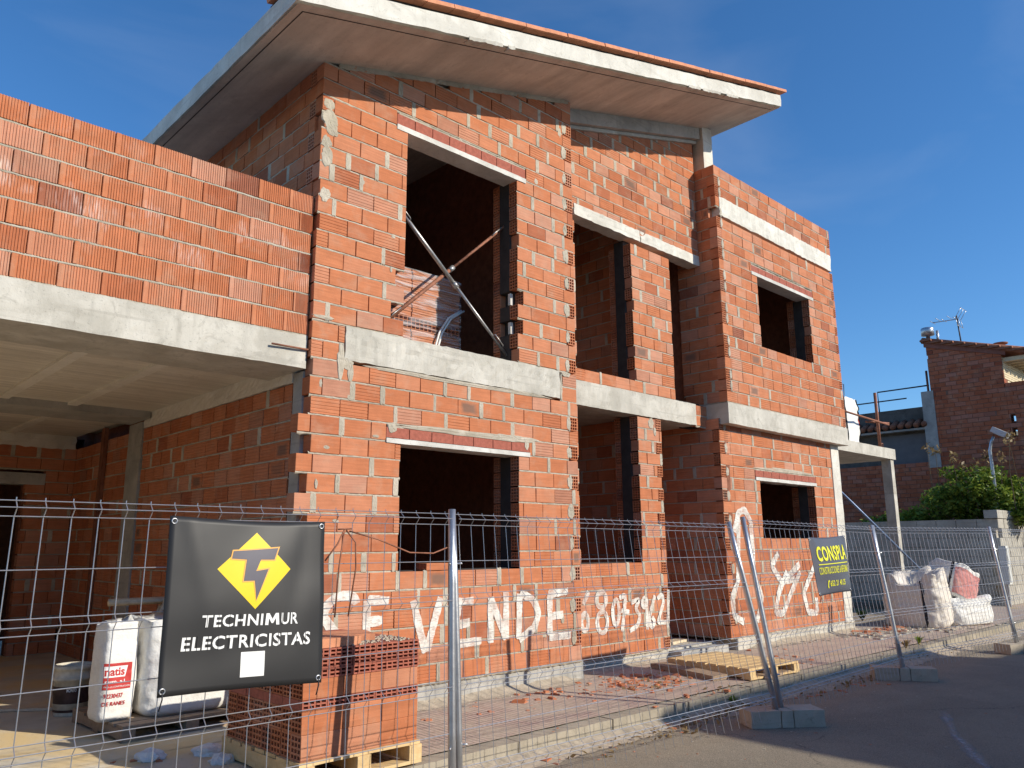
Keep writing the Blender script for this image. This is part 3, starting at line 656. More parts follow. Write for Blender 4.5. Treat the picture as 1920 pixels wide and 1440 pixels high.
conc('roof_bedding', x0+.03, x1-.03, y0+.05, y0+.5, soff(0)+th-.01, soff(0)+th+.055, 'cavity', .2, .004, 111, fn=slope)
conc('roof_bedding', x0+.05, x0+.4, y0+.5, y1, soff(0)+th-.01, soff(0)+th+.04, 'concrete_g', .06, .02, 112, fn=slope)
t = x0-.02; k = 0
ang = math.atan(K); tile = MB(); tile.box(0, .295, 0, .5, 0, .036); tme = tile.mesh('roof_tile'); tme.materials.append(M['clay'])
while t < x1-.05:
    o = link('roof_tile', tme); o.location = (t, y0-.035+rng.uniform(-.006, .006), soff(t)+th+.055+rng.uniform(-.003, .004)); o.rotation_euler = (0, -ang, rng.uniform(-.01, .01)); child(o, house); t += .30*math.cos(ang); k += 1
bb = MB(); bb.prism([(x0+.1, soff(x0+.1)+th+.03), (x1-.02, soff(x1-.02)+th+.03), (x1-.02, soff(x1-.02)+th+.085), (x0+.1, soff(x0+.1)+th+.085)], 1, y0+.47, y1); bb.build('roof_covering', M['clay'], house)

# ------------------------------------------------------------------ painted lettering (brush strokes)
def paint_mat():
    g = G('white brush paint'); a = g.math('MULTIPLY', g.ramp(g.noise(1, 5, .7, stretch=(14, 14, 55)), .30, .52, .35, 1), g.ramp(g.noise(6.5, 4, .6), .34, .58, .45, 1))
    e = g.n('ShaderNodeAttribute', attribute_name='edge').outputs['Fac']; a = g.math('MULTIPLY', a, g.ramp(g.math('ADD', e, g.math('MULTIPLY', g.noise(45, 4, .7), .7)), .5, .72, 0, 1))
    g.col((.80, .77, .70)); return g.p(Roughness=.7, Alpha=a)
M['paint'] = paint_mat()
def strokes(name, lines, plane, width, wall, scale=1.):
    V = []; F = []; E = []
    for ln in lines:
        pts = [Vector((a, b)) for a, b in ln]; d = []
        for p, q in zip(pts, pts[1:]):
            n = max(2, int((q-p).length/.02)); d += [p.lerp(q, i/n) for i in range(n)]
        d.append(pts[-1])
        for _ in range(3): d = [d[0]]+[(d[i-1]+d[i]*2+d[i+1])/4 for i in range(1, len(d)-1)]+[d[-1]]
        n0 = len(V); off = rng.uniform(-.0006, .0006)
        for i, p in enumerate(d):
            t = d[min(i+1, len(d)-1)]-d[max(i-1, 0)]; t.normalize(); nn = Vector((-t.y, t.x))
            wd = width*(1+.25*mnoise.noise(Vector((i*.15, n0, 0)))+rng.uniform(-.06, .06)); e = 0 if i in (0, len(d)-1) else 1
            for s_, ee in ((-1, 0), (-.6, 1), (.6, 1), (1, 0)):
                q = p+nn*wd*s_; V.append((q.x, plane-.0062+off, q.y)); E.append(min(e, ee))
        for i in range(len(d)-1):
            for j in range(3): F.append((n0+4*i+j, n0+4*i+4+j, n0+4*i+5+j, n0+4*i+1+j))
    me = bpy.data.meshes.new(name); me.from_pydata(V, [], F); at = me.attributes.new('edge', 'FLOAT', 'POINT'); at.data.foreach_set('value', [float(e) for e in E])
    o = link(name, me, M['paint']); wall.par(o); return o
strokes('painted_lettering', GA, 0, .040, wA); strokes('painted_number', GB, .25, .030, wB); strokes('painted_mark', GC, .06, .050, wD)
# ------------------------------------------------------------------ houses across the street (behind the camera; the taller pair shades the road, the low one cuts sky fill)
M['render_a'] = simple('pale render', (.50, .44, .36), .9, .1, 2, .3)
M['render_b'] = simple('ochre render', (.46, .36, .24), .9, .12, 2, .3)
M['shutter'] = simple('shutter grey', (.20, .22, .25), .6, .1, 4, .1)
M['rooftile'] = simple('old roof tile', (.27, .12, .075), .9, .35, 9, .4)
def street_house(x0, x1, y1, d, h, mat, label, n):
    e = empty('street_house', ((x0+x1)/2, y1-d/2, -.13), label, 'house')
    m = MB(); m.box(x0, x1, y1-d, y1, -.2, h-.12); m.build('wall', mat, e)
    m = MB(); m.box(x0-.05, x1, y1-d, y1+.12, h-.12, h); m.build('roof', M['rooftile'], e)
    wd = (x1-x0)/n
    for k in range(n):
        c = x0+wd*(k+.5); door = k == n//2
        m = MB(); m.box(c-.5, c+.5, y1-.02, y1+.02, -.13 if door else .9, 2.0); w_ = m.build('door' if door else 'window', M['shutter'], e)
        m = MB(); m.box(c-.58, c+.58, y1-.02, y1+.035, 2.0, 2.1); child(m.build('lintel', M['concrete_g']), e)
street_house(7.3, 13.0, -10.6, 9, 5.14, M['render_a'], 'pale rendered house across the street, taller of the three', 3)
street_house(13.02, 24, -10.6, 9, 4.62, M['render_b'], 'ochre rendered house across the street beside the taller pale one', 4)
street_house(-16, 5.2, -10.6, 8, 3.0, M['render_b'], 'unseen long low ochre house added across the street', 6)  # unseen low house, added to hold back sky fill on the facade

# ------------------------------------------------------------------ terrace to the right of the house
conc('terrace_slab', 9.32, 12.55, .4, 4.2, 2.725, 2.92, 'concrete', .07, .004, 120)
conc('terrace_column', 12.36, 12.50, .43, .60, -.12, 2.72, 'concrete', .1, .003, 121)
conc('terrace_beam_end', 9.32, 9.42, .02, .39, 2.70, 2.95, 'concrete', .08, .003, 122)
def tube_obj(name, pts, r, mat, parent=None, seg=8, **kw):
    m = MB(); m.tube(pts, r, seg); return m.build(name, mat, parent, smooth=True, **kw)
rail = empty('terrace_railing', (10.8, .5, 2.92), 'thin rusty railing of posts and bars on the terrace slab', 'railing')
tube_obj('post', [(10.62, .5, 2.91), (10.62, .5, 3.98)], .022, M['rust'], rail); tube_obj('post', [(12.12, .5, 2.91), (12.12, .5, 3.97)], .03, M['rust'], rail)
tube_obj('bar', [(10.62, .47, 3.45), (12.55, .47, 3.40)], .018, M['rust'], rail); tube_obj('bar', [(11.7, .54, 3.38), (12.75, .54, 3.46)], .018, M['rust'], rail)
tube_obj('hook', [(10.62, .5, 3.95), (10.78, .5, 3.95), (10.76, .5, 3.75), (10.64, .5, 3.74)], .008, M['rail'], rail); tube_obj('hook', [(12.12, .5, 3.0), (12.25, .5, 3.02), (12.25, .5, 2.92)], .008, M['rust'], rail)

# ------------------------------------------------------------------ sacks
def fabric(name, base, tint=None):
    g = G(name); w_ = g.noise(1, 2, .5, stretch=(25, 25, 160)); c = g.mix(g.ramp(w_, .35, .65, 0, .3), base, tuple(q*.75 for q in base))
    c = g.mix(g.ramp(g.noise(5, 5, .6), .5, .75, 0, .4), c, (.55, .48, .38)); g.col(c); g.bump(g.noise(22, 4, .6), .5, .015); return g.p(Roughness=.65)
M['sack'] = fabric('woven white sack', (.80, .79, .75)); M['sack_dirty'] = fabric('dirty sack', (.74, .68, .60)); M['sack_red'] = fabric('faded red print', (.62, .26, .24))
M['print_red'] = simple('red print', (.50, .05, .045), .6, .1, 10); M['print_white'] = simple('white print', (.82, .82, .80), .6, .05)
M['strap'] = simple('black strap', (.03, .03, .035), .7, .2)
def sack(name, c, w_, d_, h, mat, label, seed=0, slump=.0, open_top=True, yaw=0, group=None, top_dip=.1, e=empty):
    """filled big bag: squarish section that bulges, crumpled rim"""
    m = MB(); seg, rows = 64, 32; V = []
    for i in range(rows+1):
        t = i/rows
        bul = 1+.05*math.sin(math.pi*min(1, t*1.05))-(.12*slump*t)
        if t < .06: bul *= .92+.08*(t/.06)**.5
        for k in range(seg):
            a = 2*math.pi*k/seg; ca, sa = math.cos(a), math.sin(a); p = .42
            x_ = math.copysign(abs(ca)**p, ca)*w_/2*bul; y_ = math.copysign(abs(sa)**p, sa)*d_/2*bul; z_ = t*h
            n1 = mnoise.noise(Vector((x_*5, y_*5, z_*3.5+seed*9))); n2 = mnoise.noise(Vector((x_*16, y_*16, z_*9+seed*5)))
            cr_ = abs(mnoise.noise(Vector((x_*9+z_*4, y_*9, z_*11+seed)))); k_ = 1+.06*n1+.03*n2-.05*max(0, .25-cr_)*4*min(.75, .4+slump*.4)+(.10*n1 if t > .75 else 0)
            if t > .8: z_ += .07*h*mnoise.noise(Vector((x_*7+seed, y_*7, 2)))*(t-.8)/.2-slump*.35*h*max(0, mnoise.noise(Vector((ca*1.3+seed, sa*1.3, 5))))*(t-.8)/.2
            V.append((x_*k_, y_*k_, z_))
    F = [(i*seg+k, i*seg+(k+1) % seg, (i+1)*seg+(k+1) % seg, (i+1)*seg+k) for i in range(rows) for k in range(seg)]
    F.append(tuple(reversed(range(seg)))); n0 = len(V)
    for r_, zz in ((.72, .93), (.35, .9-top_dip)):        # sunken crumpled top
        for k in range(seg):
            q = V[rows*seg+k]; V.append((q[0]*r_, q[1]*r_, min(q[2], h*zz+.05*h*mnoise.noise(Vector((k*.6, seed, r_)))) ))
    for a, b in ((rows*seg, n0), (n0, n0+seg)): F += [(a+k, a+(k+1) % seg, b+(k+1) % seg, b+k) for k in range(seg)]
    F.append(tuple(n0+seg+k for k in range(seg)))
    m.mesh_in(V, F); root = e(name, c, label, 'sack', group); root.rotation_euler.z = yaw
    o = link('bag_body', m.mesh('bag_body', True), mat, root); return root, V, seg, rows
def patch_on(root, name, V, seg, rows, k0, k1, r0_, r1_, mat, off=.004):
    m = MB()
    W_ = []
    for i in range(r0_, r1_+1):
        for k in range(k0, k1+1):
            q = Vector(V[i*seg+k % seg]); n = Vector((q.x, q.y, 0)).normalized(); W_.append(tuple(q+n*off))
    nk = k1-k0+1
    m.mesh_in(W_, [(a*nk+b, a*nk+b+1, (a+1)*nk+b+1, (a+1)*nk+b) for a in range(r1_-r0_) for b in range(nk-1)])
    return link(name, m.mesh(name, True), mat, root)

# text as mesh, fitted into a unit box
def text2d(body, bold=.0, shear=0., spacing=1.):
    cu = bpy.data.curves.new('t', 'FONT'); cu.body = body; cu.size = 1; cu.offset = bold; cu.shear = shear; cu.space_character = spacing; cu.resolution_u = 3
    ob = bpy.data.objects.new('t', cu); COL.objects.link(ob); dg = bpy.context.evaluated_depsgraph_get(); me = bpy.data.meshes.new_from_object(ob.evaluated_get(dg))
    bm = bmesh.new(); bm.from_mesh(me); bmesh.ops.triangulate(bm, faces=bm.faces[:])
    v = [tuple(q.co[:2]) for q in bm.verts]; bm.verts.index_update(); f = [tuple(q.index for q in p.verts) for p in bm.faces]; bm.free()
    bpy.data.objects.remove(ob); bpy.data.curves.remove(cu); bpy.data.meshes.remove(me)
    xs = [q[0] for q in v]; ys = [q[1] for q in v]
    return [((a-min(xs))/(max(xs)-min(xs)), (b-min(ys))/(max(ys)-min(ys))) for a, b in v], f
def poly2d(pts, step=.04):
    bm = bmesh.new(); bm.faces.new([bm.verts.new((a, b, 0)) for a, b in pts]); bmesh.ops.triangulate(bm, faces=bm.faces[:])
    for _ in range(5):
        ed = [e for e in bm.edges if e.calc_length() > step]
        if not ed: break
        bmesh.ops.subdivide_edges(bm, edges=ed, cuts=1); bmesh.ops.triangulate(bm, faces=bm.faces[:])
    bm.verts.index_update(); v = [tuple(q.co[:2]) for q in bm.verts]; f = [tuple(q.index for q in p.verts) for p in bm.faces]; bm.free(); return v, f
def put(name, vf, box, S, mat, parent, off):
    """map unit-box geometry into surface parameters (u0,u1,v_top,v_bottom)"""
    u0_, u1_, v0_, v1_ = box; me = bpy.data.meshes.new(name)
    me.from_pydata([S(u0_+(u1_-u0_)*a, v1_+(v0_-v1_)*b, off) for a, b in vf[0]], [], vf[1]); o = link(name, me, mat); child(o, parent); return o

# ------------------------------------------------------------------ fence
def fence_panel(bl, br, tl, tr, label, seed=0):
    bl, br, tl, tr = map(Vector, (bl, br, tl, tr)); c = (bl+br)/2; c.z = ROAD
    e = empty('mesh_fence', c, label, 'mesh fence', 'mesh fence panels along the kerb')
    nrm = (br-bl).cross(tl-bl).normalized()
    if nrm.y > 0: nrm = -nrm
    r = random.Random(seed)
    S = lambda u, v, o=0: bl.lerp(br, u).lerp(tl.lerp(tr, u), v)+nrm*(o+.012*math.sin(u*5+seed)*math.sin(v*3))
    Ht = (tl-bl).length; Wd = (br-bl).length
    folds = [.985-k*.292 for k in range(4)]
    hz = []
    for k, f in enumerate(folds): hz += [(f+.018, 0), (f-.002, .032), (f-.022, 0)]; hz.append((f-.155, 0))
    def off(v):
        for f in folds:
            if abs(v-(f-.002)) < .02: return .032*(1-abs(v-(f-.002))/.02)
        return 0
    m = MB(); rw = .0021
    vv = sorted({-.0, 1.012, *[h for h, _ in hz if 0 < h < 1.01]})
    n = int(Wd/.1)
    for i in range(n):
        u = (i+.5)/n; m.tube([S(u, v, off(v)) for v in vv], rw, 4)
    for h, o in hz:
        if h > 0: m.tube([S(u/12*.985+.0075, h, o+.005) for u in range(13)], rw, 4)
    m.build('wire_mesh', M['wire'], e)
    for u in (0, 1):
        tube_obj('post', [tuple(S(u, v, .0)) for v in (-.03, .25, .5, .75, 1.02)], .0215, M['galv'], e, 12)
        for v in (.2, .82): tube_obj('clip', [tuple(S(u+(.012 if u == 0 else -.012), v, .03)), tuple(S(u, v, -.028))], .006, M['galv'], e, 6)
    return e, S
F1 = fence_panel((-3.27, -1.95, -.2), (-.135, -1.935, -.2), (-3.22, -1.82, 1.335), (-.068, -1.828, 1.335), 'galvanised mesh fence panel carrying the black electrician banner', 1)
F2 = fence_panel((-.07, -1.915, -.2), (3.19, -1.985, -.2), (-.038, -1.79, 1.335), (2.985, -1.77, 1.32), 'galvanised mesh fence panel in front of the painted sale number', 2)
F3 = fence_panel((3.265, -1.985, -.2), (6.17, -1.83, -.2), (3.24, -1.755, 1.365), (6.19, -1.63, 1.34), 'leaning mesh fence panel carrying the grey builder banner', 3)
F4 = fence_panel((6.25, -1.81, -.2), (9.43, -2.06, -.2), (6.28, -1.61, 1.34), (9.53, -1.87, 1.36), 'leaning mesh fence panel in front of the slumped rubble sacks', 4)
F5 = fence_panel((9.52, -2.06, -.2), (12.7, -2.0, -.2), (9.6, -1.86, 1.36), (12.75, -1.82, 1.36), 'mesh fence panel beyond the rubble sacks, before the block wall', 5)
# concrete feet
def foot_mesh(seed):
    m = MB()
    for (a, b) in ((-.31, -.06), (-.052, .045), (.053, .31)):
        bme = rough_box(a, b, -.115, .115, 0, .125, .05, .007, seed+a); m.mesh_in([tuple(v.co) for v in bme.vertices], [tuple(p.vertices) for p in bme.polygons]); bpy.data.meshes.remove(bme)
    m.box(-.25, .25, -.1, .1, .005, .06)
    return m.mesh('fence_foot')
M['foot'] = concrete_mat('weathered concrete', (.42, .36, .28), (.50, .44, .35), (.30, .26, .20))
for k, (x, y, a, lb) in enumerate(((3.24, -1.99, -.62, 'cracked concrete fence foot under the post pair beside the builder banner'), (6.2, -1.82, -1.0, 'concrete fence foot under the posts between builder banner and rubble sacks'), (9.47, -2.06, -.35, 'concrete fence foot under the leaning posts beside the rubble sacks'), (-.11, -1.94, .05, 'concrete fence foot under the double post beside the black banner'))):
    o = link('concrete_block', foot_mesh(k), M['foot'], None, lb, 'concrete block', 'concrete feet of the fence'); o.location = (x, y, ROAD+.002); o.rotation_euler.z = a

# ------------------------------------------------------------------ banners
def vinyl(name, c, gloss=.33):
    g = G(name); g.col(g.scale(g.cramp(g.noise(2, 3, .5), [(0, c), (1, tuple(q*1.25 for q in c))]), 1.)); g.bump(g.noise(3, 2, .4), .10, .04); g.b.inputs['Specular IOR Level'].default_value = .35; return g.p(Roughness=gloss)
M['vinyl'] = vinyl('black vinyl', (.022, .022, .023), .48); M['vinyl_g'] = vinyl('slate vinyl', (.075, .077, .095), .4)
M['yellow'] = simple('yellow print', (.86, .60, .02), .45, .05, 4); M['lime'] = simple('lime yellow print', (.74, .72, .03), .5, .05, 4); M['grey_print'] = simple('grey print', (.105, .10, .125), .45, .05); M['orange_print'] = simple('orange outline', (.80, .42, .10), .5, .05)
def banner(name, tl, tr, bl, br, label, mat, bow=.02, wave=.008, seed=0):
    tl, tr, bl, br = map(Vector, (tl, tr, bl, br)); e = empty(name, (tl+tr+bl+br)/4, label, 'banner')
    n = (tr-tl).cross(bl-tl).normalized()
    if n.y > 0: n = -n
    def S(u, v, o=0):
        p = tl.lerp(tr, u).lerp(bl.lerp(br, u), v)
        k = wave*(math.sin(u*7+v*3+seed)*.6+.7*math.sin((u+v)*9+seed)*(1-v)*u+.8*math.exp(-((u-.12-.25*v)/.06)**2)*(1-v)-.8*math.exp(-((u-.9+.22*v)/.06)**2)*(1-v)+.5*math.sin(v*14+u*2)*(v*v))
        s_ = -.012*math.sin(math.pi*u)*(1-v)+.006*math.sin(math.pi*u)*v
        return tuple(p+n*(o+.012+k+bow*math.sin(math.pi*u)*math.sin(math.pi*v))+Vector((0, 0, s_)))
    m = MB(); N = 30
    m.mesh_in([S(i/N, j/N) for j in range(N+1) for i in range(N+1)], [(j*(N+1)+i, j*(N+1)+i+1, (j+1)*(N+1)+i+1, (j+1)*(N+1)+i) for j in range(N) for i in range(N)])
    o = m.build('sheet', mat, e, smooth=True); md = o.modifiers.new('thickness', 'SOLIDIFY'); md.thickness = .0012
    for u in (.025, .975):
        for v in (.03, .97):
            c = Vector(S(u, v, .002)); g = MB(); ring = [c+Vector((math.cos(t)*.011, 0, math.sin(t)*.011)) for t in [2*math.pi*k/12 for k in range(13)]]; g.tube(ring, .0035, 6, False); g.build('grommet', M['galv'], e, smooth=True)
            if v > .5: tube_obj('cable_tie', [tuple(c), tuple(c+Vector((.0, -.008, -.03))), tuple(c+Vector((-.008, 0, -.075)))], .003, M['strap'], e, 5)
    return e, S
b1, S1 = banner('advertising_banner', (-1.681, -1.868, 1.292), (-.927, -1.868, 1.278), (-1.70, -1.925, .556), (-.94, -1.925, .530), 'black square banner with yellow lightning diamond and white electrician lettering', M['vinyl'])
unit = lambda pts: pts
put('diamond', poly2d([(.532, .07), (.757, .30), (.53, .54), (.287, .30)]), (0, 1, 1, 0), S1, M['yellow'], b1, .0022)
zz = [(527, 345), (845, 318), (812, 405), (715, 405), (720, 362), (675, 490), (765, 475), (668, 700), (662, 560), (585, 562), (615, 405), (512, 400)]
def zuv(x, y):
    v = (y-118)/1200; l = 130-125*v; r_ = 1213-48*v; return ((x-l)/(r_-l), v)
tb = [zuv(*q) for q in zz]; cx = sum(q[0] for q in tb)/len(tb); cy = sum(q[1] for q in tb)/len(tb)
def outline(pts, d):
    n = len(pts); out = []; area = sum(pts[i][0]*pts[(i+1) % n][1]-pts[(i+1) % n][0]*pts[i][1] for i in range(n)); sg = 1 if area > 0 else -1
    for i in range(n):
        p0, p1, p2 = (Vector(pts[i-1]), Vector(pts[i]), Vector(pts[(i+1) % n])); a = (p1-p0).normalized(); b = (p2-p1).normalized()
        na, nb = Vector((a.y, -a.x))*sg, Vector((b.y, -b.x))*sg; q = (na+nb); q = q/max(.35, 1+na.dot(nb)); out.append(tuple(p1+q*d))
    return out
put('bolt_outline', poly2d(outline(tb, .008)), (0, 1, 1, 0), S1, M['orange_print'], b1, .0032); put('bolt_letter', poly2d(tb), (0, 1, 1, 0), S1, M['grey_print'], b1, .0042)
put('lettering', text2d('TECHNI', .02, .04, 1.08), (.215, .585, .568, .638), S1, M['print_white'], b1, .003)
put('lettering', poly2d([(0, 0), (.06, 1), (.28, 1), (.5, .5), (.72, 1), (.94, 1), (1, 0), (.78, 0), (.74, .58), (.56, .15), (.44, .15), (.26, .58), (.22, 0)], .3), (.598, .69, .568, .638), S1, M['print_white'], b1, .003)
put('lettering', text2d('UR', .02, .04, 1.08), (.703, .815, .568, .638), S1, M['print_white'], b1, .003)
put('lettering', text2d('ELECTRICISTAS', .02, .04, 1.08), (.11, .905, .688, .765), S1, M['print_white'], b1, .0024)
put('white_square', poly2d([(0, 0), (1, 0), (1, 1), (0, 1)], .3), (.46, .605, .79, .935), S1, M['print_white'], b1, .0024)
# stencil breaks in the lettering
for (u0_, u1_, n, v0_, v1_) in ((.215, .815, 9, .568, .638), (.11, .905, 13, .688, .765)):
    for k in range(n):
        if n == 9 and k in (4, 5, 6): continue
        uc = u0_+(u1_-u0_)*(k+.42)/n; put('stencil_break', ([(0, 0), (1, 0), (1, 1), (0, 1)], [(0, 1, 2, 3)]), (uc, uc+.003, v0_-.004, v1_+.004), S1, M['vinyl'], b1, .0034)
b2, S2 = banner('advertising_banner', (4.312, -1.785, 1.224), (5.12, -1.785, 1.249), (4.30, -1.862, .686), (4.99, -1.862, .706), 'slate grey builder banner with lime yellow lettering', M['vinyl_g'], .03, .006, 2)
put('lettering', text2d('CONSPLA', .03, 0, 1.12), (.12, .93, .16, .43), S2, M['lime'], b2, .006)
put('rule', poly2d([(0, 0), (1, 0), (1, 1), (0, 1)], .1), (.12, .94, .475, .49), S2, M['lime'], b2, .006)
put('lettering', text2d('CONSTRUCCIONES & REFORMAS', .006, 0, 1.12), (.11, .95, .53, .655), S2, M['lime'], b2, .006)
put('lettering', text2d('652 21 40 25', .018, 0, 1.15), (.33, .80, .775, .875), S2, M['lime'], b2, .006)
put('phone_icon', poly2d([(0, .1), (.35, .9), (.8, 1), (1, .8), (.7, .75), (.55, .6), (.35, .2), (.45, 0), (.2, -.1)], .5), (.26, .32, .76, .89), S2, M['lime'], b2, .006)

# binding wire hanging on the fence
bw = empty('binding_wire', (-.8, -1.9, .8), 'rusty binding wire looped over the fence beside the black banner', 'wire')
for pts in ([(-.81, -1.88, 1.243), (-.86, -1.9, 1.17), (-.92, -1.89, 1.09)], [(-.81, -1.88, 1.243), (-.85, -1.905, 1.05), (-.866, -1.91, .82)], [(-.80, -1.88, 1.24), (-.755, -1.9, 1.18), (-.755, -1.91, 1.05), (-.79, -1.91, .82)], [(-.78, -1.88, 1.235), (-.615, -1.89, 1.195), (-.408, -1.89, 1.125), (-.25, -1.89, 1.12), (-.12, -1.85, 1.15)], [(-.85, -1.885, 1.243), (-.77, -1.885, 1.247)]):
    tube_obj('strand', pts, .0042, M['rust'], bw, 5)

# ------------------------------------------------------------------ pallets
def pallet(c, lx, ly, h, yaw, mat, label, ns=7, group='wooden pallets'):
    e = empty('wooden_pallet', c, label, 'pallet', group); e.rotation_euler.z = yaw; r = random.Random(len(label))
    t = .02
    def brd(name, x0, x1, y0, y1, z0, z1, s):
        o = link(name, rough_box(x0, x1, y0, y1, z0, z1, .09, .0025, s+r.random()*9), mat, e); return o
    wd = ly/ns
    for k in range(ns): brd('slat', -lx/2+r.uniform(-.008, .008), lx/2+r.uniform(-.008, .008), -ly/2+wd*k+.012, -ly/2+wd*(k+1)-.012, h-t, h, k)
    for k in (-1, 0, 1): brd('bearer', k*(lx/2-.045)-.045, k*(lx/2-.045)+.045, -ly/2, ly/2, .018, h-t-.001, 20+k)
    for k in (-1, 0, 1): brd('foot_board', -lx/2, lx/2, k*(ly/2-.05)-.05, k*(ly/2-.05)+.05, 0, .0175, 30+k)
    return e
pallet((-.25, -.79, PAVE-.012), .82, .98, .125, 0, M['wood'], 'pale new pallet under the stack of hollow bricks')
pallet((-.56, .92, -.103), .96, .96, .10, .04, M['wood_old'], 'worn grey pallet under the white sacks in the garage')
pw = pallet((4.70, -.66, PAVE-.015), .84, 1.05, .105, -.09, M['wood'], 'yellowish pallet lying on the pavement before the entry', 8)
def plank(name, a, b, w_, h, mat, label, seed=0, group=None):
    a, b = Vector(a), Vector(b); d = b-a; o = link(name, rough_box(0, d.length, -w_/2, w_/2, 0, h, .07, .004, seed), mat, None, label, 'plank', group); o.location = a; o.rotation_euler = (0, -math.asin(d.z/d.length), math.atan2(d.y, d.x)); return o
plank('wood_plank', (4.22, -.06, PAVE), (4.06, -.92, PAVE-.02), .2, .05, M['wood_old'], 'dark weathered plank lying left of the yellowish pallet', 1)
plank('wood_plank', (4.45, -1.14, PAVE-.02), (5.2, -1.08, PAVE-.02), .16, .03, M['wood_old'], 'short grey board poking out from under the yellowish pallet', 2)
plank('wood_plank', (5.0, .50, -.01), (5.7, .62, -.01), .14, .03, M['wood_pale'], 'pale board lying inside the entry doorway', 3)

# ------------------------------------------------------------------ stack of hollow bricks on the pallet
bx0, bx1, by0, by1 = -.645, .148, -1.25, -.33; zb = PAVE-.012+.125+.001
M['stackbrick'] = brick_mat('stack brick', 'obj', stripes=(2, 2, 60), tone=.86); M['stackred'] = simple('stack brick end', (.40, .13, .085), .9, .2, 20, .3)
solid = brick_mesh('stack_brick', 3, None, 'left', L=.2615, H=.1, D=.1125, mat=M['stackbrick']); endon = header_mesh('stack_brick', .157, .05, .227, 4, 2, M['stackred'])
z = zb; n_st = 0
for kind, h, SL in (('s', .138, 'smooth-faced hollow brick in the bottom layer on the pale pallet'), ('s', .128, 'smooth-faced hollow brick in the second layer of the pallet stack'), ('e', .054, 'hollow brick with open cells in the narrow middle layer of the stack'),
                    ('s', .106, 'smooth-faced hollow brick between the two bands of open-celled bricks'), ('e', .0535, 'hollow brick with open cells, lowest of the three top layers'), ('e', .0535, 'hollow brick with open cells, middle of the three top layers'), ('e', .0535, 'hollow brick with open cells in the topmost layer of the stack')):
    r = rng
    if kind == 's':
        for iy in range(8):
            for ix in range(3):
                if 0 < ix and 0 < iy: continue
                o = link('hollow_brick', solid, None, None, SL, 'brick', 'bricks of the pallet stack'); o.location = (bx0+ix*.2645+r.uniform(-.003, .003), by0+iy*.115+r.uniform(-.004, .004), z); o.scale.z = (h-.002)/.1
    else:
        for ix in range(5):
            for iy in range(4):
                if 0 < iy and 0 < ix and h and z < zb+.4: continue
                o = link('hollow_brick', endon, None, None, SL, 'brick', 'bricks of the pallet stack'); o.location = (bx0+ix*.159+r.uniform(-.002, .002), by0+iy*.23+r.uniform(-.006, .004), z); o.scale.z = (h-.002)/.05
    z += h
STZ = z
tl_ = lambda nm, c, lx, ly, h, yaw, lb, sd: link(nm, rough_box(-lx/2, lx/2, -ly/2, ly/2, 0, h, .06, .0015, sd), M['clay'], None, lb, 'tile')
o = tl_('clay_board', 0, .52, .26, .042, 0, 'larger pale clay board lying on top of the brick stack', 4); o.location = (-.30, -.92, STZ+.001); o.rotation_euler.z = -.35
o = tl_('clay_board', 0, .30, .22, .05, 0, 'smaller orange clay board lying on the near edge of the brick stack', 5); o.location = (-.42, -1.13, STZ+.001); o.rotation_euler.z = .02
mcr = MB()
for k in range(420):
    px_, py_ = rng.uniform(bx0+.08, bx1-.03), rng.gauss(by0+.17, .1)
    if not by0+.01 < py_ < by1: continue
    s_ = rng.uniform(.003, .008); mcr.box(px_-s_, px_+s_, py_-s_, py_+s_, STZ-.001, STZ+s_)
mcr.build('mortar_crumbs', M['mortar'], None, label='pale mortar crumbs scattered on top of the brick stack', cat='crumbs', kind='stuff')
# one brick left on the window sill
o = link('hollow_brick', brick_mesh('sill_brick', 2, None, 'left', L=.26, H=.06, D=.13, mat=M['stackbrick']), None, None, 'single hollow brick left on the ground-floor window sill', 'brick'); o.location = (1.16, .0, .962); o.rotation_euler.z = .06

# ------------------------------------------------------------------ sacks and bucket in the garage opening
rt_, V_, sg_, rw_ = sack('building_sack', (-.985, .80, -.002), .235, .30, .66, M['sack'], 'upright white sack with red printed panel in the garage', 1, .25)
def sackS(cx, cy, cz, w_, h, V, seg, rows):
    """front face of a sack: u across, v down, found on the sack's own surface"""
    def S(u, v, o=0):
        x = (u-.5)*w_; i = (1-v)*rows; i = max(0, min(rows-1e-6, i)); fi = int(i); b = i-fi; out = []
        for row in (fi, fi+1):
            best = None
            for k in range(seg//2, seg):
                p, q = V[row*seg+k], V[row*seg+(k+1) % seg]
                if p[0] <= x <= q[0] and q[0] > p[0]: t = (x-p[0])/(q[0]-p[0]); best = p[1]+(q[1]-p[1])*t; zz2 = p[2]+(q[2]-p[2])*t; break
            if best is None:
                k = min(range(seg//2, seg), key=lambda k: abs(V[row*seg+k][0]-x)); best = V[row*seg+k][1]; zz2 = V[row*seg+k][2]
            out.append((best, zz2))
        return (cx+x, cy+out[0][0]*(1-b)+out[1][0]*b-.0035-o, cz+out[0][1]*(1-b)+out[1][1]*b)
    return S
SS = sackS(-.985, .80, -.002, .235, .66, V_, sg_, rw_)
put('printed_panel', poly2d([(0, 0), (1, 0), (1, 1), (0, 1)], .08), (.04, .80, .42, .68), SS, M['print_red'], rt_, .001)
put('white_box', poly2d([(0, 0), (.90, 0), (1, 1), (0, 1)], .1), (.05, .68, .45, .56), SS, M['print_white'], rt_, .0022)
put('lettering', text2d('natis', .03), (.06, .60, .465, .545), SS, M['print_red'], rt_, .0034)
put('lettering', text2d('num, s.l.', .02), (.08, .66, .585, .62), SS, M['print_white'], rt_, .0022)
put('lettering', text2d('PARA LA CONSTRUCCION', .01), (.07, .77, .645, .66), SS, M['print_white'], rt_, .0022)
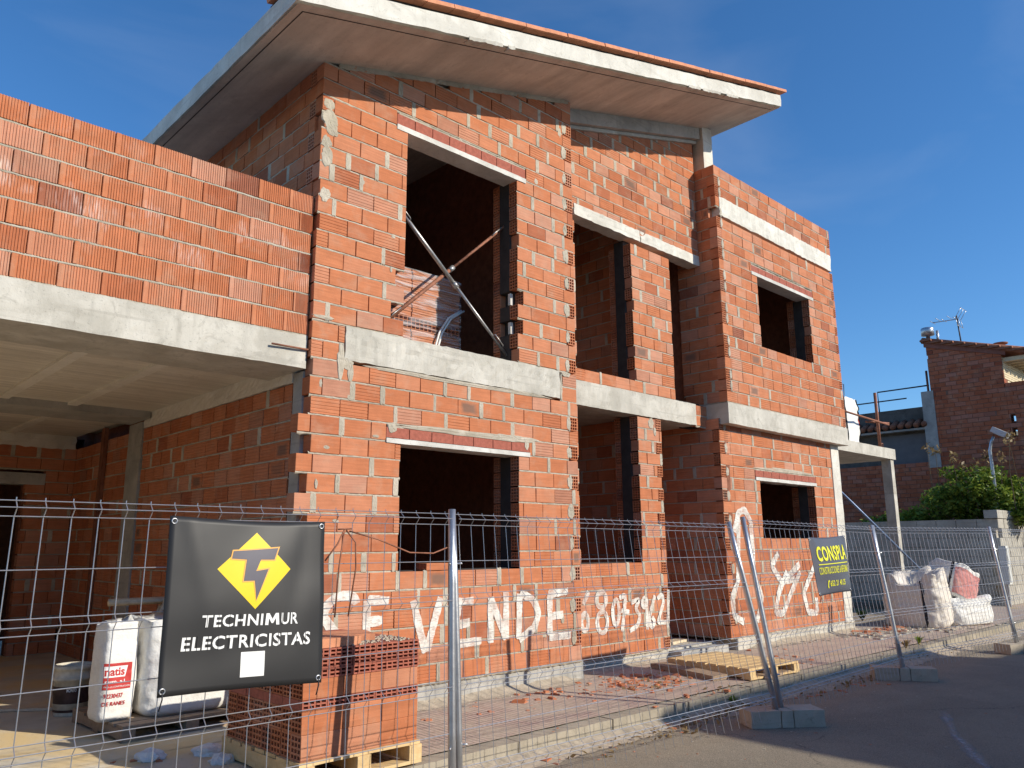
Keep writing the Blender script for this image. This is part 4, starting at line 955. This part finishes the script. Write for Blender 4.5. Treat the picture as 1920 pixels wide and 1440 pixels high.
put('lettering', text2d('92230437', .02), (.08, .60, .72, .765), SS, M['print_red'], rt_, .001)
put('lettering', text2d('DE RANES', .02), (.06, .68, .80, .84), SS, M['print_red'], rt_, .001)
sack('building_sack', (-.48, .86, -.002), .70, .60, .66, M['sack'], 'plain white big bag beside the red printed sack', 2, .2)
bk = empty('paint_bucket', (-.98, 1.72, -.104), 'dirty white plaster bucket with dark label in the garage', 'bucket')
m = MB(); m.lathe([(.115, 0), (.118, .01), (.135, .26), (.146, .262), (.147, .285), (.137, .29), (.139, .34), (.148, .343), (.149, .372), (.14, .374), (.135, .34), (.125, .05)], (-.98, 1.72, -.104), 32)
M['bucket'] = simple('dirty bucket', (.58, .54, .44), .6, .3, 12, .2); M['blabel'] = simple('dark bucket label', (.06, .035, .03), .55, .6, 9)
m.build('body', M['bucket'], bk, smooth=True)
m = MB(); m.lathe([(.1215, .03), (.1365, .22)], (-.98, 1.72, -.104), 32); m.f = m.f[:-2]; m.r = m.r[:-2]; m.build('label', M['blabel'], bk, smooth=True)
def bS(u, v, o=0):
    a = math.pi*1.18+u*1.0; ra = .1365-.015*v+.002+o; return (-.98+ra*math.cos(a), 1.72+ra*math.sin(a), -.104+.22-.19*v)
put('lettering', text2d('MONTO', .03), (.45, .95, .06, .2), bS, M['print_white'], bk, .001)
m = MB(); m.lathe([(.06, 0), (.075, .01), (.075, .17), (.03, .2), (.03, .24)], (-.62, 2.15, -.104), 20); m.build('canister', simple('blue canister', (.03, .10, .22), .5, .2, 8), None, smooth=True, label='small blue canister behind the printed sack', cat='canister')
plank('wood_plank', (-1.7, 2.5, -.1), (-.95, 1.95, -.1), .09, .02, M['wood_pale'], 'thin pale strip of wood on the garage floor', 6)
# ladder-like trestle at the garage wall
tr = empty('trestle', (-.35, 1.7, -.104), 'wooden trestle leaning at the garage wall behind the banner', 'trestle')
for k, (a, b) in enumerate((((-.62, 1.6, -.1), (-.30, 1.75, .72)), ((-.05, 1.6, -.1), (-.30, 1.78, .72)), ((-.55, 1.95, -.1), (-.28, 1.85, .72)))):
    tube_obj('leg', [a, b], .022, M['wood_pale'], tr, 4)
tube_obj('top_beam', [(-.75, 1.8, .72), (-.06, 1.8, .72)], .03, M['wood_pale'], tr, 4); tube_obj('cross_bar', [(-.52, 1.65, .25), (-.12, 1.68, .25)], .018, M['wood_pale'], tr, 4)

def lump(name, c, r_, mat, label, seed, cat='lump', sq=.55):
    bm = bmesh.new(); bmesh.ops.create_icosphere(bm, subdivisions=3, radius=1)
    for v in bm.verts:
        p = v.co.copy(); k = 1+.28*mnoise.noise(p*1.7+Vector((seed, 0, 0)))+.16*mnoise.noise(p*4+Vector((0, seed, 0)))+.07*mnoise.noise(p*9); v.co = p*k*r_; v.co.z *= sq
        v.co.z = max(v.co.z, -.35*r_*sq)
    me = bpy.data.meshes.new(name); bm.to_mesh(me); bm.free(); o = link(name, me, mat, None, label, cat, 'plaster lumps on the ground'); o.location = (c[0], c[1], c[2]+.34*r_*sq); return o
M['plasterlump'] = simple('white plaster', (.76, .75, .72), .95, .1, 20, .8, 0, 30)
lump('plaster_lump', (-1.02, -.10, PAVE), .085, M['plasterlump'], 'white plaster lump on the floor before the worn pallet', 1); lump('plaster_lump', (-.70, -.20, PAVE-.004), .10, M['plasterlump'], 'flat white plaster lump near the brick stack', 3, sq=.4); lump('plaster_lump', (-.72, -.45, PAVE-.01), .07, M['plasterlump'], 'small white plaster lump at the corner of the new pallet', 4)

# ------------------------------------------------------------------ upper window: bundle of bricks and crossed props
bb_ = empty('brick_bundle', (1.53, 1.3, 2.916), 'wrapped bundle of thin bricks standing inside the upper window', 'brick bundle')
zz_ = 2.917; bX0, bX1, bY0, bY1 = .92, 2.16, .8, 1.5
for k in range(8):
    h = .125; m = MB()
    if k in (0, 1, 3):
        hole_grid(m, lambda a, c, d: (bX0+a, bY0+d, zz_+c), bX1-bX0, h-.004, 24, 3, .05, .007); m.quad((bX0, bY0, zz_+h-.004), (bX1, bY0, zz_+h-.004), (bX1, bY1, zz_+h-.004), (bX0, bY1, zz_+h-.004)); m.quad((bX1, bY0, zz_), (bX1, bY1, zz_), (bX1, bY1, zz_+h-.004), (bX1, bY0, zz_+h-.004)); m.quad((bX0, bY1, zz_), (bX0, bY0, zz_), (bX0, bY0, zz_+h-.004), (bX0, bY1, zz_+h-.004))
    else:
        for q in range(5):
            dx = rng.uniform(-.006, .006); m.box(bX0+dx, bX0+.61+dx, bY0+rng.uniform(-.004, .004), bY1, zz_+q*.025, zz_+q*.025+.021); m.box(bX0+.625+dx, bX1+dx, bY0+rng.uniform(-.004, .004), bY1, zz_+q*.025, zz_+q*.025+.021)
    m.build('layer', M['stackbrick'], bb_); zz_ += h
def film():
    g = G('shrink wrap'); a = g.ramp(g.noise(1, 5, .6, stretch=(3, 3, 30), dist=.4), .45, .7, .02, .55); g.col((.8, .8, .82)); return g.p(Roughness=.15, Alpha=a)
m = MB(); m.quad((bX0-.012, bY0-.012, 2.92), (bX1+.012, bY0-.012, 2.92), (bX1+.012, bY0-.012, zz_), (bX0-.012, bY0-.012, zz_)); m.quad((bX1+.012, bY0-.012, 2.92), (bX1+.012, bY1, 2.92), (bX1+.012, bY1, zz_), (bX1+.012, bY0-.012, zz_)); m.build('plastic_wrap', film(), bb_)
m = MB(); pts = [(1.78, bY0-.03, 2.93), (1.80, bY0-.035, 3.1), (1.86, bY0-.04, 3.3), (1.98, bY0-.04, 3.48), (2.16, bY0-.03, 3.6)]
for d_ in (0, .035): m.tube([(a+d_, b, c) for a, b, c in pts], .012, 5)
m.build('loose_wrap', M['print_white'], bb_, smooth=True)
def prop(label, a, b, mat):
    a, b = Vector(a), Vector(b); e = empty('steel_prop', a, label, 'prop'); mid = a.lerp(b, .52)
    tube_obj('outer_tube', [a, mid], .019, mat, e, 10); tube_obj('inner_tube', [mid, b], .0145, mat, e, 10)
    d = (b-a).normalized(); s_ = Vector((0, -.03, .02))
    tube_obj('hook', [b-d*.25, b-d*.24+s_, b-d*.1+s_, b-d*.08], .006, M['steel'], e, 6); tube_obj('hook', [a+d*.08, a+d*.1+s_, a+d*.22+s_, a+d*.24], .006, M['steel'], e, 6)
    m = MB(); m.tube([mid-d*.03, mid+d*.03], .026, 10); m.build('collar', M['steel'], e, smooth=True)
prop('grey steel prop falling to the right across the upper window', (.855, .17, 4.23), (2.25, .17, 3.02), M['steel']); prop('rust brown steel prop rising to the right across the upper window', (.80, .205, 3.08), (2.26, .205, 4.40), M['rust'])
tube_obj('steel_bar', [(-.32, .02, 2.665), (.02, .03, 2.67)], .008, M['rust'], house, 6)
# steel lining strips seen in the stepped jamb
for z_ in (3.26, 3.56): conc('jamb_tie', 2.245, 2.28, .105, .14, z_-.03, z_+.09, 'lintel', .1, .001, int(z_*10))

# ------------------------------------------------------------------ sacks on the right
rt2, V2, s2, r2 = sack('rubble_sack', (11.75, -.55, PAVE-.02), 1.15, .85, .45, M['sack'], 'squashed white rubble sack at the bottom of the heap', 5, .5, yaw=-.25, group='rubble sacks on the pavement')
rt3, V3, s3, r3 = sack('rubble_sack', (11.0, -.3, PAVE+.03), 1.2, .95, .82, M['sack_dirty'], 'torn beige rubble sack slumping open beside the terrace column', 6, 1.5, yaw=.2, group='rubble sacks on the pavement', top_dip=.3)
rt4, V4, s4, r4 = sack('rubble_sack', (11.65, -.55, PAVE+.38), .75, .6, .55, M['sack'], 'white and faded red rubble sack lying on the heap', 7, .5, yaw=-.1, group='rubble sacks on the pavement')
rt4.rotation_euler = (.12, .34, -.1); rt3.rotation_euler = (0, -.10, .2)
patch_on(rt4, 'red_panel', V4, s4, r4, 36, 59, 2, 28, M['sack_red'], .006)
for (V, s_, r_, rt, ks) in ((V3, s3, r3, rt3, (33, 55)), (V2, s2, r2, rt2, (59,)), (V4, s4, r4, rt4, (34,))):
    for k in ks:
        m = MB(); pts = [Vector(V[i*s_+k]) for i in range(0, r_+1)]
        for p, q in zip(pts, pts[1:]):
            t = Vector((-p.y, p.x, 0)).normalized()*.022; n = Vector((p.x, p.y, 0)).normalized()*.006
            m.quad(tuple(p+t+n), tuple(p-t+n), tuple(q-t+n), tuple(q+t+n))
        link('strap', m.mesh('strap'), M['strap'], rt)
tb_, V5, s5, r5 = sack('building_sack', (11.35, 1.0, 2.921), .78, .7, .88, M['sack'], 'full white big bag with black straps on the terrace slab', 9, .1)
patch_on(tb_, 'red_print', V5, s5, r5, 51, 58, 14, 23, M['print_red'], .006)
for k in (44, 53):
    m = MB()
    for i in range(r5):
        p, q = Vector(V5[i*s5+k]), Vector(V5[(i+1)*s5+k]); t = Vector((-p.y, p.x, 0)).normalized()*.03; n = Vector((p.x, p.y, 0)).normalized()*.008; m.quad(tuple(p+t+n), tuple(p-t+n), tuple(q-t+n), tuple(q+t+n))
    link('strap', m.mesh('strap'), M['strap'], tb_)
tube_obj('shoring_pole', [(9.45, .33, 2.2), (12.35, -.05, .55)], .02, simple('blue grey steel', (.16, .22, .34), .45, .2, 10, 0, .5), None, 10, label='thin blue shoring pole slanting from the house corner to the sacks', cat='pole')

# ------------------------------------------------------------------ block wall, neighbour, bush, lamp
bwl = empty('block_wall', (16.3, .5, -.11), 'grey concrete block boundary wall with a higher sunlit corner', 'wall')
blk = rough_box(0, .40, 0, .2, 0, .194, .1, .003, 3); blk.materials.append(M['block'])
m = MB(); m.box(16.34, 16.46, -.08, 7.0, -.12, 1.60); m.box(16.46, 22, -.08, .03, -.12, 1.60); m.build('core', M['mortar'], bwl)
for i in range(9):
    zc = -.11+i*.2
    if i < 9:
        y = -.14+(.2 if i % 2 else 0)
        while y < 6.6 and i < 9:
            o = link('block', blk); o.location = (16.30+rng.uniform(-.003, .003), y+.40, zc+.003); o.rotation_euler.z = -math.pi/2; o.scale.y = .9; child(o, bwl); y += .41
    x = 16.31+(.2 if i % 2 else 0)
    while x < 21.5:
        o = link('block', blk); o.location = (x, -.15+rng.uniform(-.003, .003), zc+.003); child(o, bwl); x += .41
x = 16.25
while x < 21.5: o = link('block', blk); o.location = (x, -.17, 1.70); o.scale = (1, 1.3, .9); child(o, bwl); x += .41
m = MB(); m.box(16.05, 16.24, -.3, -.16, .34, 1.12); mt = m.build('meter_cabinet', simple('white cabinet', (.70, .69, .64), .5, .06), None, label='white meter cabinet at the corner of the block wall', cat='cabinet')
for k in range(2): m = MB(); m.box(16.07, 16.22, -.312, -.298, .38+k*.37, .70+k*.37); mm = m.build('door', simple('cabinet door', (.62, .62, .58), .4, .05)); mm.parent = mt
m = MB(); m.box(16.1, 16.16, -.25, -.17, -.12, .34); mm = m.build('leg', M['galv']); mm.parent = mt

M['mortar_n'] = simple('old joint', (.22, .12, .085), .95, .2, 8, .3)
nb = empty('neighbour_house', (21, 2, -.11), 'shaded brick neighbour house with tiled roof and cream brick front', 'house')
nroof = lambda Y: 6.0-.295*(-(Y)+.1)*-1
nz = lambda u: 5.92+.295*(-u)            # roof line over Y = -u
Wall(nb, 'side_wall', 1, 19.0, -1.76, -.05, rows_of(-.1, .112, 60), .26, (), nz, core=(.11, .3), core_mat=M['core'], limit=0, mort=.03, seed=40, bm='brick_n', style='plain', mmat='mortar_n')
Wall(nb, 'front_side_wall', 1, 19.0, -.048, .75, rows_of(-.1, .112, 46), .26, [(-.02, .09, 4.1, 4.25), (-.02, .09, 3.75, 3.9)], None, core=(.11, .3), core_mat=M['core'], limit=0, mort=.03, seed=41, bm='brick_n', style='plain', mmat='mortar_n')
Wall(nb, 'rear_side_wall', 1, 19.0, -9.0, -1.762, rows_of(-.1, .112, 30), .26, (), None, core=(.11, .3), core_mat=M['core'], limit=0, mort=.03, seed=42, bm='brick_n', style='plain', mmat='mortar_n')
M['cream'] = simple('cream face brick', (.66, .56, .38), .9, .12, 16, .4); M['greywall'] = concrete_mat('dark grey render', (.10, .095, .085), (.15, .145, .13), (.05, .05, .045), .6)
m = MB()
for k in range(9): m.box(19.03, 27, .04, .14, 5.17+k*.06, 5.17+k*.06+.05)
m.box(19.03, 27, .06, .2, 5.1, 5.75); m.build('cream_front', M['cream'], nb)
m = MB(); m.box(19.0, 27, -.75, -.6, -.1, 5.05); m.build('lower_front', M['render_b'], nb)
m = MB(); m.box(19.3, 27, 1.76, 9, 3.2, 4.76); m.build('rear_wall', M['greywall'], nb); m = MB(); m.box(18.98, 19.32, 1.70, 2.0, 3.1, 5.1); m.build('grey_pier', M['concrete_g'], nb)
m = MB(); m.box(19.27, 19.31, 2.05, 3.3, 3.25, 4.05); m.build('shutter', simple('grey shutter', (.14, .14, .145), .6, .1), nb)
m = MB(); m.box(19.02, 19.3, 1.9, 8.9, 4.12, 4.17); m.build('ledge', M['concrete_g'], nb)
for k in range(30):
    m = MB(); y = 2.0+k*.2; m.tube([(18.95, y, 4.24), (19.3, y, 4.40)], .075, 8); m.build('ledge_tile', M['rooftile'], nb, smooth=True)
m = MB(); m.prism([(-.5, 5.72), (1.85, 6.41), (1.85, 6.49), (-.5, 5.80)], 0, 18.93, 27); m.build('roof', M['rooftile'], nb)
m = MB(); m.prism([(-.05, 5.74), (1.8, 6.28), (1.8, 6.40), (-.05, 5.86)], 0, 18.97, 19.02); m.build('verge_board', simple('verge board', (.26, .11, .08), .8, .2), nb)
for k in range(30):
    x = 19.05+k*.21; m = MB(); m.tube([(x, -.56, 5.77), (x, 1.85, 6.48)], .085, 8); m.build('roof_tile', M['rooftile'], nb, smooth=True)
for k in range(9):
    m = MB(); y = -.5+k*.26; m.box(18.86, 19.08, y, y+.27, 5.80+.295*(y+.5), 5.84+.295*(y+.5)); m.build('verge_tile', M['rooftile'], nb)
for k in range(16): m = MB(); x = 19.1+k*.34; m.box(x, x+.1, -.42, .05, 5.60, 5.70); m.build('eave_bracket', M['cream'], nb)
ch = MB(); ch.lathe([(.05, 0), (.05, .18), (.16, .2), (.16, .38), (.14, .4)], (19.15, 1.72, 6.42), 20); ch.build('chimney_cowl', M['galv'], None, smooth=True, label='round galvanised flue cowl on the neighbour roof ridge', cat='flue cowl')
tube_obj('flue_pipe', [(19.2, 1.5, 6.38), (19.2, 1.5, 6.72)], .035, M['galv'], None, 10, label='thin metal flue pipe beside the round cowl', cat='pipe')
an = empty('tv_antenna', (19.3, .98, 6.2), 'rooftop television antenna on a slim mast', 'antenna')
tube_obj('mast', [(19.3, .98, 6.15), (19.3, 1.02, 7.05)], .018, M['rail'], an, 6); tube_obj('boom', [(19.3, 1.0, 6.95), (19.3, 1.62, 6.98)], .012, M['galv'], an, 6)
for k in range(5):
    y = 1.05+k*.14; tube_obj('element', [(19.1, y, 6.98+.05*(k % 2)), (19.5, y, 6.98+.05*(k % 2))], .008, M['galv'], an, 5)
for s_ in (-1, 1):
    for k in range(3): tube_obj('reflector', [(19.1+.2*k, .99, 6.96), (19.1+.2*k, .90+.06*s_*-1, 6.96+s_*.22)], .007, M['galv'], an, 5)
    tube_obj('reflector', [(19.05, .9-.06*s_, 6.96+s_*.22), (19.55, .9-.06*s_, 6.96+s_*.22)], .007, M['galv'], an, 5)
m = MB(); m.lathe([(.02, 0), (.16, .02), (.17, .05)], (19.5, .15, 6.12), 20); d = m.build('satellite_dish', M['rooftile'], None, smooth=True, label='small brown satellite dish edge above the neighbour roof', cat='dish')
nr = empty('terrace_railing', (19.4, 3, 4.76), 'dark square-tube railing on the neighbour grey parapet', 'railing')
tube_obj('rail', [(19.35, 1.9, 5.32), (19.35, 3.25, 5.32), (19.35, 3.25, 4.75)], .02, M['rail'], nr, 4); tube_obj('rail', [(19.35, 2.5, 5.05), (19.35, 5, 5.05)], .018, M['rail'], nr, 4); tube_obj('post', [(19.35, 1.93, 4.7), (19.35, 1.93, 5.72)], .03, M['rust'], nr, 4)

def leafmat(name, a, b):
    g = G(name); rnd = g.n('ShaderNodeAttribute', attribute_name='rnd').outputs['Fac']; g.col(g.mix(rnd, a, b)); t = g.n('ShaderNodeBsdfTranslucent'); g.set(t.inputs[0], g.mix(rnd, tuple(q*1.3 for q in a), tuple(q*1.3 for q in b)))
    ad = g.n('ShaderNodeMixShader'); ad.inputs[0].default_value = .3; g.t.links.new(g.b.outputs[0], ad.inputs[1]); g.t.links.new(t.outputs[0], ad.inputs[2]); g.t.links.new(ad.outputs[0], g.out.inputs[0]); return g.p(Roughness=.45)
M['leaf'] = leafmat('shrub leaf', (.07, .14, .02), (.30, .36, .055)); M['dryleaf'] = leafmat('dry leaf', (.20, .13, .06), (.36, .26, .12)); M['stem'] = simple('stem', (.16, .12, .07), .9, .2)
def leaves(m, c, rad, n, r, size=.055):
    for _ in range(n):
        d = Vector((r.gauss(0, 1), r.gauss(0, 1), r.gauss(0, 1))).normalized(); k = r.uniform(.35, 1.05)**.6
        p = Vector(c)+Vector((d.x*rad[0], d.y*rad[1], d.z*rad[2]))*k
        a = Vector((r.uniform(-1, 1), r.uniform(-1, 1), r.uniform(-.6, .8))).normalized(); b = a.cross(Vector((r.uniform(-1, 1), r.uniform(-1, 1), r.uniform(-1, 1)))).normalized()
        s_ = size*r.uniform(.6, 1.4); m.quad(tuple(p-a*s_), tuple(p+b*s_*.42), tuple(p+a*s_), tuple(p-b*s_*.42), r.uniform(.02, 1))
def shrub(label, base, blobs, seed, nleaf):
    r = random.Random(seed); e = empty('shrub', base, label, 'shrub', 'shrubs behind the block wall'); m = MB(); st = MB()
    for (c, rad, w_) in blobs:
        st.tube([base, Vector(base).lerp(Vector(c), .5)+Vector((r.uniform(-.1, .1), r.uniform(-.1, .1), .1)), c], [.03, .018, .008], 6)
        for _ in range(int(nleaf*w_/260)):       # clumps
            d = Vector((r.gauss(0, 1), r.gauss(0, 1), r.gauss(0, .8))).normalized()*r.uniform(.45, 1.0); cc = (c[0]+d.x*rad[0], c[1]+d.y*rad[1], c[2]+d.z*rad[2]); leaves(m, cc, (.26, .26, .17), r.randint(60, 150), r, r.uniform(.04, .075))
            st.tube([c, cc], [.008, .004], 4)
    m.build('foliage', M['leaf'], e); st.build('stems', M['stem'], e); return e
shrub('large leafy green shrub rising above the middle of the block wall', (17.5, 1.2, -.1), [((17.4, 1.35, 1.95), (.75, .75, .6), 1.3), ((17.6, .7, 2.4), (.65, .6, .6), 1.1), ((17.2, 2.0, 1.65), (.5, .6, .4), .7)], 1, 6200)
shrub('bright green shrub around the lamp post behind the sunlit block wall', (17.6, .1, -.1), [((17.6, .15, 2.3), (.65, .5, .7), 1.3), ((17.6, -.4, 1.95), (.55, .3, .5), .8), ((18.4, -.35, 2.2), (.5, .4, .5), .7)], 2, 5600)
shrub('low dark shrub over the far end of the block wall', (17.0, 2.6, -.1), [((17.0, 2.55, 1.6), (.35, .4, .25), .6)], 3, 2500)
e = empty('dry_stems', (17.5, .9, 1.5), 'tall bare seed stems poking above the shrubs', 'stems'); r = random.Random(5)
sm = MB(); lm_ = MB()
for k in range(11):
    x, y = 17.4+r.uniform(-.2, .3), 1.35-k*.2+r.uniform(-.1, .1); h = r.uniform(2.9, 3.6); tp = (x+r.uniform(-.1, .1), y+r.uniform(-.25, .25), h); sm.tube([(x, y, 1.9), ((x+tp[0])/2, (y+tp[1])/2+.05, (1.9+h)/2), tp], [.012, .008, .005], 5); leaves(lm_, tp, (.1, .12, .14), 16, r, .06)
sm.build('stalk', M['stem'], e); lm_.build('seed_heads', M['dryleaf'], e, kind='stuff')
lp = empty('street_lamp', (17.3, .075, -.11), 'slim grey street lamp with tilted flat head behind the block wall', 'street lamp')
tube_obj('pole', [(17.3, .075, -.11), (17.3, .085, 1.8), (17.3, .10, 3.25), (17.3, .05, 3.44), (17.3, -.01, 3.56)], [.045, .042, .035, .03, .028], M['galv'], lp, 10)
hd = rough_box(-.11, .11, -.22, .12, -.06, .06, .08, .004, 2); o = link('lamp_head', hd, simple('lamp head', (.55, .56, .57), .35, .05, 5, 0, .3)); o.location = (17.3, -.11, 3.66); o.rotation_euler = (.55, 0, 0); child(o, lp)
o = link('lens', rough_box(-.08, .08, -.16, .06, -.072, -.058, .1, 0, 1), simple('lamp lens', (.5, .5, .48), .15, .02)); o.location = (17.3, -.11, 3.66); o.rotation_euler = (.55, 0, 0); child(o, lp)
m = MB(); m.box(17.24, 17.36, .02, .14, 2.1, 2.25); m.build('junction_box', M['galv'], lp)

# ------------------------------------------------------------------ litter on the ground
M['bank'] = simple('sandy dirt', (.44, .37, .28), .97, .25, 14, .8, 0, 70)
def chips(name, label, cat, spots, mats, seed, flat=.5):
    r = random.Random(seed); m = MB()
    for (cx, cy, rx, ry, n, s0, s1) in spots:
        for _ in range(n):
            x, y = r.gauss(cx, rx), r.gauss(cy, ry)
            if y > -.02 and x < 9.4: continue
            z = ROAD if y < -1.28 else pave_z(x, y) if y > -1.14 else -.132
            s_ = s0+(s1-s0)*r.random()**2.2; a = r.uniform(0, 6.28); ca, sa = math.cos(a), math.sin(a); l_, w_, h = s_*r.uniform(.7, 1.6), s_*r.uniform(.5, 1), s_*flat*r.uniform(.4, 1.1)
            P8 = [(-l_, -w_, 0), (l_*r.uniform(.6, 1), -w_, 0), (l_, w_*r.uniform(.5, 1), 0), (-l_*r.uniform(.5, 1), w_, 0), (-l_*.8, -w_*.8, h*r.uniform(.5, 1)), (l_*.8, -w_*.7, h), (l_*.7, w_*.6, h*r.uniform(.6, 1)), (-l_*.6, w_*.8, h)]
            n0 = len(m.v); m.v += [(x+p[0]*ca-p[1]*sa, y+p[0]*sa+p[1]*ca, z-.001+p[2]) for p in P8]; rr = r.uniform(.02, .98)
            for f in ((4, 5, 6, 7), (0, 1, 5, 4), (1, 2, 6, 5), (2, 3, 7, 6), (3, 0, 4, 7)): m.f.append(tuple(n0+i for i in f)); m.r.append(rr)
    return m.build(name, mats, None, label=label, cat=cat, kind='stuff')
chips('brick_rubble', 'scattered orange brick chips on the pavement and kerb', 'rubble', [(3.35, -.5, .32, .2, 150, .006, .035), (3.5, -.45, .3, .18, 26, .03, .075), (2.5, -.3, .8, .15, 10, .03, .06), (2.3, -.35, .9, .2, 90, .006, .035), (3.1, -1.35, .5, .06, 110, .006, .035), (1.0, -1.45, .5, .08, 30, .008, .04), (5.6, -.7, .8, .3, 60, .006, .04), (5.2, -1.55, .5, .15, 50, .006, .03), (9.6, -.25, .4, .12, 60, .02, .09), (-.6, .1, .5, .25, 90, .006, .04), (1.5, -1.9, 1.2, .3, 40, .004, .02), (4.2, -3.2, 2, .6, 30, .004, .014)], M['brick_j'], 3)
chips('grey_rubble', 'grey concrete rubble heaped beside the right-hand plinth', 'rubble', [(9.2, -.35, .5, .14, 130, .012, .07), (10.4, -.55, .45, .16, 150, .012, .06), (7.5, -.12, .8, .06, 80, .006, .03), (11.2, -1.2, .8, .2, 60, .01, .05), (2.6, -.1, 1.0, .05, 120, .004, .02), (6.5, -1.5, 2, .2, 120, .004, .016), (2.5, -2.2, 2.2, .7, 260, .003, .010), (-.8, -.4, .4, .3, 70, .004, .02)], M['mortar'], 4)
for nm, xa, xb, yb, lb in (('dirt_bank', .2, 3.1, .03, 'sandy dirt banked against the left plinth'), ('dirt_bank', 3.15, 4.7, .27, 'sandy dirt banked under the recessed window'), ('dirt_bank', 6.3, 9.6, .075, 'grey cement dirt banked against the right plinth'), ('dirt_bank', -2.5, 15.5, -1.272, 'sand and dust drifted along the kerb on the road')):
    m = MB(); n = int((xb-xa)/.03); V = []
    for i in range(n+1):
        x = xa+(xb-xa)*i/n; q = mnoise.noise(Vector((x*1.7, 3, yb)))+.5*mnoise.noise(Vector((x*6, 1, yb))); e_ = min(1, i/8, (n-i)/8)
        wd = (.14+.09*q)*e_+.01; h = (.045+.035*q)*e_
        for j in range(6):
            t = j/5; y = yb-wd*t*(1.6 if yb < -1 else 1); V.append((x, y, (ROAD if yb < -1 else pave_z(x, y))+.002+max(0, h)*(1-t)**1.6+.006*mnoise.noise(Vector((x*22, y*22, 5)))*(1-t)*e_))
    m.mesh_in(V, [(i*6+j, i*6+j+1, i*6+7+j, i*6+6+j) for i in range(n) for j in range(5)]); m.build(nm, M['bank'], None, smooth=True, label=lb, cat='dirt', kind='stuff')
r = random.Random(9); m = MB()
for (cx, cy, rx, ry, n) in ((3.55, -1.42, .28, .07, 190), (2.6, -1.5, .6, .08, 130), (5.4, -1.5, .6, .08, 60), (8.2, -1.35, .6, .06, 60), (3.4, -.6, .4, .2, 60)):
    for _ in range(n):
        x, y = r.gauss(cx, rx), r.gauss(cy, ry); z = (ROAD if y < -1.28 else -.13)+r.uniform(.004, .03); leaves(m, (x, y, z), (.004, .004, .004), 1, r, .026)
m.build('dead_leaves', M['dryleaf'], None, label='dry brown leaves drifted along the kerb', cat='leaves', kind='stuff')
def weed(c, label, n, h, seed, mat='leaf'):
    r = random.Random(seed); e = empty('weed', c, label, 'weed', 'weeds at the kerb'); m = MB()
    for _ in range(n):
        a = r.uniform(0, 6.28); l_ = h*r.uniform(.5, 1); b = Vector(c); d = Vector((math.cos(a), math.sin(a), 0)); t = Vector((-d.y, d.x, 0))*.006; k = r.uniform(.3, .8)
        p1 = b+d*l_*k*.5+Vector((0, 0, l_*.6)); p2 = b+d*l_*k+Vector((0, 0, l_*.75)); rr = r.uniform(.05, 1)
        m.quad(tuple(b-t), tuple(b+t), tuple(p1+t*1.6), tuple(p1-t*1.6), rr); m.quad(tuple(p1-t*1.6), tuple(p1+t*1.6), tuple(p2), tuple(p2), rr)
    m.build('blades', M[mat], e)
weed((3.62, -1.31, ROAD), 'green weed at the kerb joint in front of the dry leaves', 40, .13, 1); weed((8.4, -1.2, -.14), 'small grassy weed on the kerb near the sacks', 40, .16, 2); weed((7.9, -1.22, -.14), 'yellowing tuft on the kerb left of the grassy weed', 50, .15, 3, 'dryleaf'); weed((10.9, .6, -.11), 'green weeds under the terrace slab', 60, .3, 4)
# chalky spill on the asphalt
def spill():
    g = G('chalky spill'); e = g.n('ShaderNodeAttribute', attribute_name='edge').outputs['Fac']; g.col((.42, .42, .42)); return g.p(Roughness=.9, Alpha=g.math('MULTIPLY', e, g.ramp(g.noise(14, 5, .7), .35, .6, .1, .8)))
V = []; F = []; E = []
path = [Vector(q) for q in ((4.75, -2.72), (4.46, -2.81), (4.15, -2.94), (3.8, -3.09), (3.36, -3.33), (3.0, -3.53), (2.6, -3.7))]
for i, p in enumerate(path):
    t = (path[min(i+1, 6)]-path[max(i-1, 0)]).normalized(); n = Vector((-t.y, t.x))*(.05+.02*math.sin(i*2))
    for s_, ee in ((-1, 0), (0, 1), (1, 0)): q = p+n*s_; V.append((q.x, q.y, ROAD+.004)); E.append(float(ee if 0 < i < 6 else 0))
F = [(3*i+j, 3*i+3+j, 3*i+4+j, 3*i+1+j) for i in range(6) for j in range(2)]
me = bpy.data.meshes.new('spill'); me.from_pydata(V, [], F); at = me.attributes.new('edge', 'FLOAT', 'POINT'); at.data.foreach_set('value', E); o = link('chalk_streak', me, spill(), bpy.data.objects['road'])
